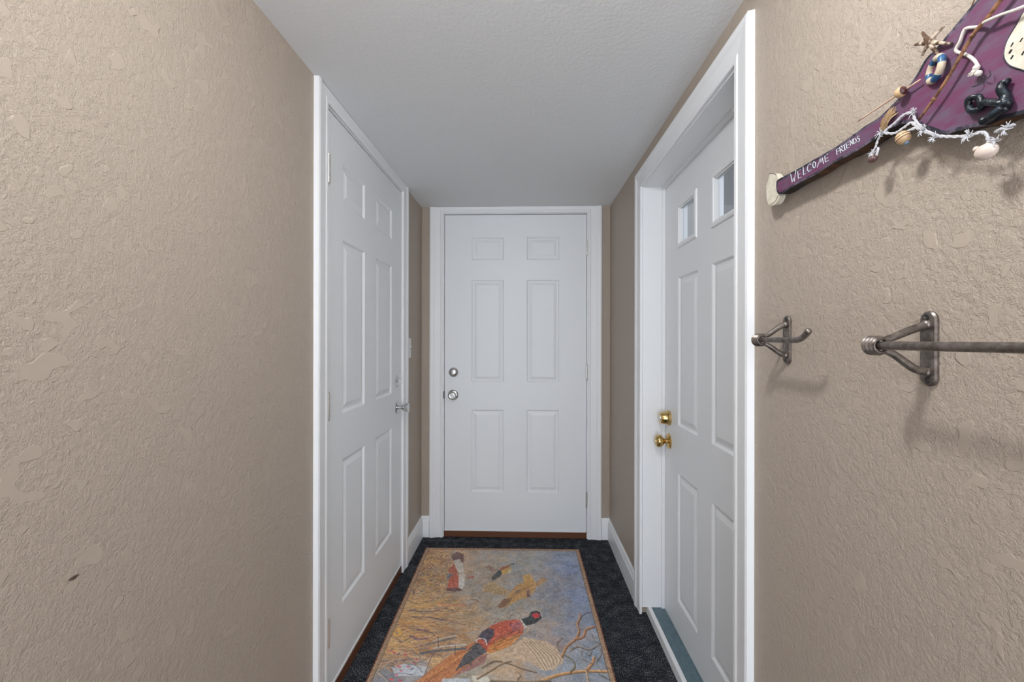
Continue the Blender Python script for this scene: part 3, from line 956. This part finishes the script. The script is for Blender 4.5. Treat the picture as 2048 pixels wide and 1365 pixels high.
('s',(185,75,70),16,9.9,[(70,997),(80,1000)]),
('s',(80,60,84),14,7,[(46,837),(52,832)]),
('s',(80,60,84),14,7,[(79,855),(85,851)]),
('s',(80,60,84),14,7,[(111,888),(117,884)]),
('s',(80,60,84),14,7,[(81,894),(87,890)]),
('s',(80,60,84),14,7,[(154,929),(161,925)]),
('s',(90,90,96),8,3,[(29,927),(95,887),(151,916)]),
('s',(90,90,96),8,3,[(28,953),(61,914),(90,921)]),
('s',(90,90,96),8,3,[(53,966),(108,948),(167,955)]),
('s',(90,90,96),8,3,[(39,940),(90,985),(150,1016)]),
('s',(90,90,96),8,3,[(136,902),(177,916),(200,943)]),
('s',(150,120,90),8,4,[(23,940),(76,880),(90,873)]),
('s',(150,130,110),8,4,[(31,947),(80,985),(104,1027)]),
('s',(88,62,42),8,10.0,[(738,857),(766,800),(804,763),(827,716),(827,667),(846,621),(847,597)]),
('s',(142,100,68),8,8,[(737,852),(764,796),(802,758),(825,710),(825,661),(844,615),(845,591)]),
('s',(170,120,81),8,2.4,[(735,849),(762,792),(801,754),(824,706),(824,657),(843,610),(843,586)]),
('s',(88,59,39),8,10.0,[(804,761),(841,745),(859,703),(898,682)]),
('s',(142,96,64),8,8,[(802,756),(840,740),(857,698),(897,676)]),
('s',(170,115,76),8,2.4,[(801,752),(838,736),(856,693),(896,672)]),
('s',(62,55,57),8,3.75,[(846,621),(874,592),(901,583)]),
('s',(100,90,92),8,3,[(844,615),(872,586),(899,577)]),
('s',(120,108,110),8,0.8999999999999999,[(843,610),(871,581),(898,572)]),
('s',(99,71,44),8,16.25,[(913,926),(828,926),(753,937),(694,956),(632,986),(567,1015),(511,1072)]),
('s',(160,116,72),8,13,[(912,922),(827,922),(751,933),(693,952),(630,982),(565,1012),(509,1068)]),
('s',(192,139,86),8,3.9,[(911,919),(826,919),(750,930),(691,948),(628,979),(563,1009),(507,1066)]),
('s',(66,58,47),8,10.0,[(464,980),(591,982),(683,973)]),
('s',(108,94,76),8,8,[(462,976),(589,979),(681,970)]),
('s',(129,112,91),8,2.4,[(460,973),(588,975),(680,966)]),
('s',(86,71,57),8,10.0,[(825,915),(824,958),(821,1008),(815,1077)]),
('s',(140,116,92),8,8,[(823,911),(823,954),(820,1004),(813,1074)]),
('s',(168,139,110),8,2.4,[(822,907),(821,951),(819,1001),(812,1071)]),
('s',(93,66,45),8,15.0,[(829,918),(856,884),(866,855)]),
('s',(150,108,74),8,12,[(828,914),(854,880),(864,851)]),
('s',(180,129,88),8,3.5999999999999996,[(827,911),(853,876),(863,847)]),
('s',(65,60,49),8,7.5,[(750,846),(776,868),(784,904),(764,931)]),
('s',(105,98,80),8,6,[(749,841),(774,864),(782,899),(763,926)]),
('s',(126,117,96),8,1.7999999999999998,[(747,838),(773,860),(781,896),(761,923)]),
('s',(69,60,52),8,5.0,[(775,824),(811,801),(855,818),(899,787)]),
('s',(112,98,84),8,4,[(773,819),(809,797),(853,813),(898,782)]),
('s',(134,117,100),8,1.2,[(772,815),(808,793),(852,809),(897,778)]),
('s',(68,64,59),8,5.0,[(820,825),(820,862),(850,887)]),
('s',(110,104,96),8,4,[(818,820),(818,857),(848,883)]),
('s',(132,124,115),8,1.2,[(817,816),(817,854),(847,880)]),
('s',(69,64,59),8,5.0,[(893,787),(897,841),(869,884),(883,919)]),
('s',(112,104,96),8,4,[(892,782),(895,836),(868,880),(881,915)]),
('s',(134,124,115),8,1.2,[(891,778),(894,833),(867,876),(880,912)]),
('s',(71,59,48),8,6.25,[(427,918),(459,892),(488,885),(537,899),(585,921),(633,935)]),
('s',(115,96,78),8,5,[(424,914),(456,888),(485,880),(534,895),(583,917),(631,931)]),
('s',(138,115,93),8,1.5,[(422,910),(454,885),(483,877),(533,892),(581,913),(629,928)]),
('s',(83,68,53),8,7.5,[(412,970),(460,932),(499,899),(536,882)]),
('s',(135,110,86),8,6,[(410,966),(457,928),(497,895),(534,878)]),
('s',(162,132,103),8,1.7999999999999998,[(408,963),(455,924),(495,891),(532,874)]),
('s',(68,59,52),8,3.75,[(730,823),(726,784),(752,752)]),
('s',(110,96,84),8,3,[(728,818),(724,779),(750,747)]),
('s',(132,115,100),8,0.8999999999999999,[(726,815),(722,775),(749,743)]),
('s',(59,57,53),8,5.0,[(869,939),(915,972)]),
('s',(96,92,86),8,4,[(867,935),(913,968)]),
('s',(115,110,103),8,1.2,[(866,932),(913,965)]),
('s',(68,62,55),8,3.75,[(564,934),(575,953),(563,967)]),
('s',(110,100,90),8,3,[(562,930),(573,950),(561,963)]),
('s',(132,120,108),8,0.8999999999999999,[(561,926),(572,946),(559,960)]),
('s',(59,60,55),8,11.25,[(718,985),(780,983),(817,1008),(894,1027)]),
('s',(96,98,90),8,9,[(717,981),(778,979),(816,1004),(893,1024)]),
('s',(115,117,108),8,2.6999999999999997,[(715,978),(777,976),(815,1001),(892,1021)]),
('s',(74,64,52),8,8.75,[(665,1041),(765,1031),(883,1062)]),
('s',(120,104,84),8,7,[(664,1037),(763,1027),(881,1058)]),
('s',(144,124,100),8,2.1,[(662,1034),(762,1024),(881,1055)]),
('s',(65,62,59),8,3.75,[(880,721),(883,763),(901,779)]),
('s',(106,100,96),8,3,[(879,716),(881,758),(899,774)]),
('s',(127,120,115),8,0.8999999999999999,[(878,711),(880,754),(898,770)]),
('s',(66,60,55),8,3.75,[(836,832),(850,848),(862,825)]),
('s',(108,98,90),8,3,[(834,828),(849,843),(860,821)]),
('s',(129,117,108),8,0.8999999999999999,[(833,824),(848,839),(859,817)]),
]
# ------------------------------------------------------------------ painted wooden welcome sign
def Q(p, t):
    return FR.P(p[0], t, p[1])

sign = thing('wall_sign', 'maroon painted wooden welcome sign hung with rope, twig and beads on the right wall', 'sign', FR.P(2.05, 0, 1.50))
def flat(outline, t0, t1, rim=0, bevel=0):
    bm = bmesh.new()
    A = [bm.verts.new(Q(p, t1)) for p in outline]
    f0 = bm.faces.new(A)
    B = [bm.verts.new(Q(p, t0)) for p in outline]
    n_ = len(outline)
    bm.faces.new(B[::-1]).material_index = 2 if rim else 0
    for i in range(n_):
        q = bm.faces.new((A[i], A[(i + 1) % n_], B[(i + 1) % n_], B[i]))
        q.material_index = 2 if rim else 0
    if rim:
        bm.normal_update()
        res = bmesh.ops.inset_region(bm, faces=[f0], thickness=rim, depth=0)
        for q in res['faces']:
            q.material_index = 1
    return bm
def dens(pts, amp=0, seed=3, k=3):
    rnd = random.Random(seed)
    v_ = catmull([Vector((p[0], p[1], 0)) for p in pts + pts[:1]], k)[:-1]
    return [(q.x + rnd.uniform(-amp, amp), q.y + rnd.uniform(-amp, amp)) for q in v_]
mk('board', flat(dens(D['board'], .0004), .010, .030, rim=.0042), [M_MAROON, M_SIGNRIM, M_SIGNSIDE], sign)
mk('tail_fin', flat(dens(D['fin'], .0002), .012, .024), M_CREAM, sign)
bm = bmesh.new()
tube(bm, [Q(p, .0243) for p in D['fin'][:3]], .0005, 5)
mk('fin_outline', bm, M_DOT, sign)
bm = bmesh.new()
tube(bm, [Q((D['fin'][9][0] + .001, D['fin'][9][1] + .001), .0243), Q((D['fin'][8][0] - .001, D['fin'][8][1] + .006), .0243), Q((D['fin'][6][0] - .004, D['fin'][6][1]), .0243)], .0004, 5)
mk('fin_outline', bm, M_DOT, sign)
mk('cream_patch', flat(dens(D['patch'], .0002), .0295, .0309), M_CREAM, sign)
bm = bmesh.new()
pp = dens(D['patch'], 0)
tube(bm, [Q(p, .0305) for p in pp + pp[:1]], .0009, 5, k=1)
mk('patch_outline', bm, M_SIGNRIM, sign)
bm = bmesh.new()
for i, p in enumerate(D['dots']):
    tube(bm, [Q((p[0] - .001, p[1] - .0012), .0311), Q((p[0] + .0012, p[1] + .0015), .0311)], .0006 + .0002 * (i % 3), 5)
mk('patch_dots', bm, M_DOT, sign)
bm = bmesh.new()
for st_ in D['letters']:
    tube(bm, [Q(p, .0302) for p in st_], .00062, 5, k=1)
mk('lettering', bm, M_LETTER, sign, label='pale hand-painted words WELCOME FRIENDS')

bm = bmesh.new()
tw = D['twig']
tube(bm, [Q(p, .039) for p in tw], .0019, 8, rad=lambda q: .8 + .5 * q)
for i in (1, 3):
    ball(bm, Q(tw[i], .039), .0028, 10)
mk('twig', bm, M_TWIG, sign, smooth=True)
bm = bmesh.new()
tube(bm, [Q(p, .0335 + (.0065 if i in (3, 4, 5) else 0)) for i, p in enumerate(D['cord'])], .0017, 8)
mk('cord', bm, M_CORD, sign, smooth=True)
bm = bmesh.new()
for p in D['knots']:
    ball(bm, Q(p, .0365), .0034, 10)
rnd = random.Random(5)
for i in range(8):
    a = rnd.uniform(0, 6.28)
    p = D['knots'][1]
    tube(bm, [Q(p, .037), Q((p[0] + .005 * math.cos(a), p[1] + .005 * math.sin(a)), .037 + rnd.uniform(0, .004))], .0005, 5)
mk('cord_knot', bm, M_CORD, sign, smooth=True)
for hp in D['hooks']:
    bm = bmesh.new()
    tube(bm, [Q(p, .0355) for p in hp], .0005, 6)
    mk('fish_hook', bm, M_DOT, sign, smooth=True)

# starfish: six tapering ridged arms
bm = bmesh.new()
c0 = D['star_c']
for i, p in enumerate(D['star']):
    tube(bm, [Q(c0, .036), Q(((c0[0] * .6 + p[0] * .4), (c0[1] * .6 + p[1] * .4)), .0375), Q(p, .035 if i != 5 else .0325)], .0038, 6, rad=lambda q: 1.0 - .1 * math.sin(q * 3.1) - .62 * q ** 1.5)
ball(bm, Q(c0, .036), .0036, 12)
mk('starfish', bm, M_STAR, sign, smooth=True)

# little striped life ring
c0 = D['ring']
ctr = Q(c0, .034)
ax = (FR.n + Vector((0, .35, .1))).normalized()
a_ = ax.cross(Vector((0, 0, 1))).normalized()
b_ = ax.cross(a_)
bm = bmesh.new()
NR, NT = 48, 12
rings = []
for i in range(NR):
    q = 2 * math.pi * i / NR
    dr = a_ * math.cos(q) + b_ * math.sin(q)
    rings.append([bm.verts.new(ctr + dr * .0130 + (dr * math.cos(z) + ax * math.sin(z)) * .0041) for z in (2 * math.pi * j / NT for j in range(NT))])
for i in range(NR):
    for j in range(NT):
        f_ = bm.faces.new((rings[i][j], rings[(i + 1) % NR][j], rings[(i + 1) % NR][(j + 1) % NT], rings[i][(j + 1) % NT]))
        f_.material_index = 1 if (i % 12) < 5 else 0
mk('life_ring', bm, [M_RINGC, M_RINGB], sign, smooth=True)

# fishing float on its stick
bm = bmesh.new()
A_, B_ = Q(D['fstick'][0], .040), Q(D['fstick'][1], .036)
tube(bm, [A_, (A_ + B_) / 2, B_], .0011, 8)
fs = mk('float_stick', bm, M_STICK, sign, smooth=True)
dr = (B_ - A_).normalized()
fc = Q(D['float'], .039)
for m_, sgn, nm, i0 in ((M_FLOATC, -1, 'float_bottom', -3), (M_FLOATM, 1, 'float_top', 3)):
    bm = bmesh.new()
    lathe(bm, fc, dr * sgn, [(.0074 * math.sin(i * math.pi / 16), .0070 * math.cos(i * math.pi / 16)) for i in range(i0, 8)] + [(.0076, 0)], 20)
    mk(nm, bm, m_, sign, smooth=True, auto=60)

# black anchor
bm = bmesh.new()
an = D['anchor']
for st_, r_ in zip(an, (.0034, .0040, .0044, .0050, .0036, .0034)):
    tube(bm, [Q(p, .0345 + .002 * (i % 2)) for i, p in enumerate(st_)], r_, 8)
ball(bm, Q(an[1][-1], .036), .0055, 10)
mk('anchor', bm, M_BLACK, sign, smooth=True)

# net cord festooned along the lower edge
for st_ in D['net']:
    bm = bmesh.new()
    cp = catmull([Q(p, .0335) for p in st_], 6)
    for ph in (0, math.pi):
        tube(bm, [p + Vector((.0, math.cos(i * 1.1 + ph), math.sin(i * 1.1 + ph))) * .0010 for i, p in enumerate(cp)], .00125, 6, k=1)
    mk('net_cord', bm, M_NET, sign, smooth=True)
for qi, p in enumerate(D['tufts']):
    bm = bmesh.new()
    rnd = random.Random(20 + qi)
    for i in range(16):
        a = rnd.uniform(0, 6.28)
        l_ = rnd.uniform(.004, .0085)
        tube(bm, [Q(p, .034), Q((p[0] + l_ * .6 * math.cos(a), p[1] + l_ * .6 * math.sin(a)), .036), Q((p[0] + l_ * math.cos(a + .3), p[1] + l_ * math.sin(a + .3)), .034 + rnd.uniform(0, .004))], .0007, 5, k=2, rad=lambda q: 1 - .5 * q)
    mk('cord_tuft', bm, M_NET, sign, smooth=True)

bm = bmesh.new()
ball(bm, Q(D['egg'], .033), .0088, 20, (.85, 1.25, 1))
ball(bm, Q(D['nub'], .033), .0032, 10)
mk('bead', bm, M_EGG, sign, smooth=True, label='ivory egg-shaped bead')
bm = bmesh.new()
bc = Q(D['bead'], .036)
ball(bm, bc, .0086, 20, (1, 1, 1.02))
k = mk('bead', bm, M_FLOATC, sign, smooth=True, label='tan striped float bead')
ba = Vector((.25, -.35, -1)).normalized()
bu = ba.orthogonal().normalized()
bv = ba.cross(bu)
for hh in (-.002, .0015):
    bm = bmesh.new()
    rr = math.sqrt(.0086 ** 2 - hh ** 2)
    tube(bm, [bc + ba * hh + (bu * math.cos(a) + bv * math.sin(a)) * rr for a in (i * math.pi / 12 for i in range(25))], .0004, 5, k=1)
    mk('stripe', bm, M_DOT, k)
bm = bmesh.new()
lathe(bm, bc + ba * .0078, ba, [(-.001, .0032), (.003, .0029), (.0042, 0)], 12)
mk('bead_tip', bm, M_BTIP, k, smooth=True, auto=40)
bm = bmesh.new()
ball(bm, Q(D['maroonbead'], .036), .0056, 14, (1, 1.25, .95))
mk('bead', bm, M_MBEAD, sign, smooth=True, label='small dark brown bead')

bm = bmesh.new()
rnd = random.Random(8)
a0, a1 = Vector((*D['twine'][0], 0)), Vector((*D['twine'][1], 0))
for i in range(46):
    q = rnd.random()
    off = rnd.uniform(-.006, .006)
    e0 = (a0.x + off - .001, a0.y + rnd.uniform(-.004, .002))
    e1 = (a1.x + off * 1.1 + rnd.uniform(-.003, .001), a1.y + rnd.uniform(-.012, .001))
    mid = ((e0[0] + e1[0]) / 2 + rnd.uniform(-.002, .002), (e0[1] + e1[1]) / 2)
    tube(bm, [Q(e0, .032), Q(mid, .034 + rnd.uniform(0, .003)), Q(e1, .031 + rnd.uniform(0, .005))], .00045, 5, k=3)
mk('twine_wrap', bm, M_TWINE, sign)
bm = bmesh.new()
tube(bm, [Q(p, .014) for p in D['wire']], .0007, 6)
mk('hanging_wire', bm, M_WIRE, sign, smooth=True)

# ------------------------------------------------------------------ printed pheasant mat
GW, GH, STEP = 440, 720, 1520 / 719.0
WMM = 928.0
SX = WMM / (GW - 1)
uu, vv = np.meshgrid(np.arange(GW) * SX, np.arange(GH) * STEP)
rs = np.random.RandomState(11)
def vnoise(cell, seed):
    r_ = np.random.RandomState(seed)
    gw, gh = int(WMM / cell) + 3, int(1520 / cell) + 3
    gr = r_.rand(gh, gw)
    x, y = uu / cell, vv / cell
    xi, yi = x.astype(int), y.astype(int)
    fx, fy = x - xi, y - yi
    fx = fx * fx * (3 - 2 * fx)
    fy = fy * fy * (3 - 2 * fy)
    return (gr[yi, xi] * (1 - fx) * (1 - fy) + gr[yi, xi + 1] * fx * (1 - fy) + gr[yi + 1, xi] * (1 - fx) * fy + gr[yi + 1, xi + 1] * fx * fy)
num = np.zeros((GH, GW, 3))
den = np.zeros((GH, GW))
wx = uu + (vnoise(60, 1) - .5) * 70
wy = vv + (vnoise(60, 2) - .5) * 70
for x, y, r_, g_, b_ in RUG_BG:
    w_ = 1.0 / (((wx - x) ** 2 + (wy - y) ** 2) + 400.0) ** 1.6
    num += w_[..., None] * np.array([r_, g_, b_], float)
    den += w_
IMG = num / den[..., None]
IMG += ((vnoise(38, 3) - .5) * 16 + (vnoise(14, 4) - .5) * 12 + (vnoise(6, 5) - .5) * 9)[..., None]
IMG += np.stack([(vnoise(30, 6) - .5) * 12, np.zeros_like(uu), -(vnoise(30, 6) - .5) * 14], -1)
def jitter(sub, j):
    return rs.randn(*sub.shape)[..., None] * j * .6
def paint_poly(c, j, pts):
    P_ = np.array(pts, float)
    x0_, y0_ = np.maximum(((P_.min(0) - 2) / (SX, STEP)).astype(int), 0)
    x1_, y1_ = ((P_.max(0) + 2) / (SX, STEP)).astype(int) + 1
    X, Y = uu[y0_:y1_, x0_:x1_], vv[y0_:y1_, x0_:x1_]
    if X.size == 0:
        return
    ins = np.zeros(X.shape, bool)
    n_ = len(P_)
    for i in range(n_):
        (xa, ya), (xb, yb) = P_[i], P_[(i + 1) % n_]
        if ya == yb:
            continue
        cr_ = ((ya > Y) != (yb > Y)) & (X < (xb - xa) * (Y - ya) / (yb - ya) + xa)
        ins ^= cr_
    sub = IMG[y0_:y1_, x0_:x1_]
    nz = (vnoise(9, len(pts) + int(c[0]))[y0_:y1_, x0_:x1_] - .5)[..., None] * 22
    new = np.array(c, float) + jitter(X, j) + nz
    sub[ins] = sub[ins] * .12 + new[ins] * .88
def paint_stroke(c, j, wd, pts, k=4, op=.9):
    pts = catmull([Vector((p[0], p[1], 0)) for p in pts], k)
    P_ = np.array([(p.x, p.y) for p in pts])
    x0_, y0_ = np.maximum(((P_.min(0) - wd) / (SX, STEP)).astype(int), 0)
    x1_, y1_ = ((P_.max(0) + wd) / (SX, STEP)).astype(int) + 2
    X, Y = uu[y0_:y1_, x0_:x1_], vv[y0_:y1_, x0_:x1_]
    if X.size == 0:
        return
    d2 = np.full(X.shape, 1e9)
    for (xa, ya), (xb, yb) in zip(P_, P_[1:]):
        dx, dy = xb - xa, yb - ya
        L2 = dx * dx + dy * dy + 1e-9
        tt = np.clip(((X - xa) * dx + (Y - ya) * dy) / L2, 0, 1)
        d2 = np.minimum(d2, (X - xa - tt * dx) ** 2 + (Y - ya - tt * dy) ** 2)
    al = np.clip((wd * .5 + 1.2 - np.sqrt(d2)) / 1.8, 0, 1)[..., None] * op
    sub = IMG[y0_:y1_, x0_:x1_]
    sub[...] = sub * (1 - al) + (np.array(c, float) + jitter(X, j)) * al
rg = random.Random(77)
# dry grass and brush down the left side
gold = [(176, 132, 74), (160, 112, 60), (190, 152, 98), (120, 88, 72), (84, 66, 78), (70, 62, 66), (150, 92, 58), (168, 140, 96)]
for i in range(1150):
    v0 = rg.uniform(15, 930)
    lim = 215 if v0 < 480 else 330
    u0 = rg.random() ** 1.25 * lim + 12
    if v0 > 480 and u0 > 240 and rg.random() < .6:
        continue
    ang = rg.uniform(-1.6, 1.2) if v0 < 480 else rg.uniform(-.45, .35)
    ln = rg.uniform(14, 42) if v0 < 480 else rg.uniform(25, 85)
    bend = rg.uniform(-.5, .5)
    p0 = (u0, v0)
    p1 = (u0 + ln * .5 * math.cos(ang), v0 + ln * .5 * math.sin(ang))
    p2 = (u0 + ln * math.cos(ang + bend), v0 + ln * math.sin(ang + bend))
    paint_stroke(rg.choice(gold), 8, rg.uniform(1.5, 3.6), (p0, p1, p2), 3, .62)
# scattered purple-brown leaves, twigs lower right
for i in range(70):
    u0, v0 = rg.uniform(20, 170), rg.uniform(20, 360)
    paint_stroke(rg.choice([(74, 58, 74), (62, 52, 58), (96, 70, 70)]), 10, rg.uniform(3, 6), ((u0, v0), (u0 + rg.uniform(-10, 10), v0 + rg.uniform(-8, 8))), 1, .6)
for i in range(150):
    u0, v0 = rg.uniform(560, 920), rg.uniform(700, 1500)
    a = rg.uniform(-2.6, .4)
    ln = rg.uniform(25, 75)
    paint_stroke(rg.choice([(120, 104, 92), (104, 100, 96), (142, 116, 88), (92, 96, 104)]), 6, rg.uniform(1.5, 3.2),
                 ((u0, v0), (u0 + ln * .5 * math.cos(a), v0 + ln * .5 * math.sin(a)), (u0 + ln * math.cos(a + .6), v0 + ln * math.sin(a + .6))), 3, .5)
for i in range(220):
    u0, v0 = rg.uniform(20, 900), rg.uniform(1010, 1500)
    a = rg.uniform(-.6, .5)
    ln = rg.uniform(25, 80)
    paint_stroke(rg.choice(gold + [(150, 155, 165), (110, 116, 126)]), 6, rg.uniform(2, 5), ((u0, v0), (u0 + ln * math.cos(a), v0 + ln * math.sin(a))), 1, .55)
for cmd in RUG_CMD:
    if cmd[0] == 'p':
        paint_poly(cmd[1], cmd[2], cmd[3])
    else:
        paint_stroke(cmd[1], cmd[2], cmd[3] * .62 + .8, cmd[4])
# feathering over the big cock and its wing, bark over the branches
for i in range(420):
    u0, v0 = rg.uniform(380, 640), rg.uniform(560, 790)
    r0, g0, b0 = IMG[int(v0 / STEP), int(u0 / SX)]
    k_ = rg.choice((.72, .85, 1.15, 1.28))
    paint_stroke((r0 * k_, g0 * k_, b0 * k_), 4, rg.uniform(1.4, 2.6), ((u0, v0), (u0 - rg.uniform(6, 16), v0 + rg.uniform(4, 12))), 1, .6)
for i in range(900):
    u0, v0 = rg.uniform(30, 900), rg.uniform(30, 1480)
    r0, g0, b0 = IMG[int(v0 / STEP), int(u0 / SX)]
    k_ = rg.choice((.84, .92, 1.08, 1.15))
    a = rg.uniform(0, 3.1)
    ln = rg.uniform(5, 20)
    paint_stroke((r0 * k_, g0 * k_, b0 * k_), 3, rg.uniform(1.5, 5), ((u0, v0), (u0 + ln * math.cos(a), v0 + ln * math.sin(a))), 1, .5)
# woven border: reddish edge, tan-brown band, thin dark line
db_ = np.minimum(np.minimum(uu, WMM - uu), np.minimum(vv, 1520 - vv))
bn = (vnoise(5, 40) - .5)[..., None] * 26
for lo_, hi_, c in ((21, 24, (62, 52, 50)), (6, 21.5, (126, 100, 78)), (-1, 6, (88, 50, 36))):
    mk_ = (db_ >= lo_) & (db_ < hi_)
    IMG[mk_] = (np.array(c, float) + bn)[mk_]
lum = (IMG @ np.array([.3, .59, .11]))[..., None]
IMG = lum + (IMG - lum) * np.where(IMG[..., 2:3] > IMG[..., 0:1] + 3, .58, .82)
IMG += ((vnoise(3.2, 61) - .5) * 20 + (vnoise(7, 62) - .5) * 12)[..., None]
IMG *= (1 + .05 * (np.sin(uu * 1.1) * np.sin(vv * 1.1)))[..., None]
IMG = np.clip(IMG, 4, 250) / 255.0
LIN = np.where(IMG <= .04045, IMG / 12.92, ((IMG + .055) / 1.055) ** 2.4) * RUG_GAIN
LIN = np.clip(LIN, 0, .95)
TH = .007
wave = .0012 * np.sin(vv / 90.0) * np.exp(-np.minimum(uu, WMM - uu) / 40.0)
X = uu / 1000
Yl = vv / 1000
top = np.stack([X.ravel(), -Yl.ravel(), (TH + wave.ravel())], -1)
idx = np.arange(GW * GH).reshape(GH, GW)
quads = np.stack([idx[:-1, :-1], idx[1:, :-1], idx[1:, 1:], idx[:-1, 1:]], -1).reshape(-1, 4)
loop = np.concatenate([idx[0, :-1], idx[:-1, -1], idx[-1, :0:-1], idx[:0:-1, 0]])
bot = top[loop].copy()
bot[:, 2] = 0.0005
nb = len(top)
bi = nb + np.arange(len(loop))
side = np.stack([loop, np.roll(loop, -1), np.roll(bi, -1), bi], -1)
verts = np.concatenate([top, bot])
faces = np.concatenate([quads, side])
me = bpy.data.meshes.new('door_mat')
me.vertices.add(len(verts))
me.vertices.foreach_set('co', verts.astype(np.float32).ravel())
me.loops.add(faces.size)
me.loops.foreach_set('vertex_index', faces.astype(np.int32).ravel())
me.polygons.add(len(faces))
me.polygons.foreach_set('loop_start', np.arange(0, faces.size, 4, dtype=np.int32))
me.polygons.foreach_set('loop_total', np.full(len(faces), 4, dtype=np.int32))
me.update(calc_edges=True)
me.validate()
ca = me.color_attributes.new('print', 'FLOAT_COLOR', 'POINT')
cols = np.ones((len(verts), 4), np.float32)
cols[:nb, :3] = LIN.reshape(-1, 3)
cols[nb:, :3] = (.03, .014, .01)
ca.data.foreach_set('color', cols.ravel())
M_RUG = mat('printed_mat_weave', g(.3), .85, spec=.2)
at = nn(M_RUG, 'ShaderNodeVertexColor', layer_name='print')
lk(M_RUG, at.outputs['Color'], M_RUG.node_tree.nodes['Principled BSDF'].inputs['Base Color'])
add_bump(M_RUG, noise(M_RUG, coords(M_RUG), 500, 2.0), .001, .4)
me.materials.append(M_RUG)
rug = bpy.data.objects.new('door_mat', me)
COL.objects.link(rug)
rug.location = (-.590, 2.505, 0)
rug.rotation_euler = (0, 0, R(.5))
rug['label'] = 'printed mat with flying pheasants and brown border on the charcoal carpet'
rug['category'] = 'mat'
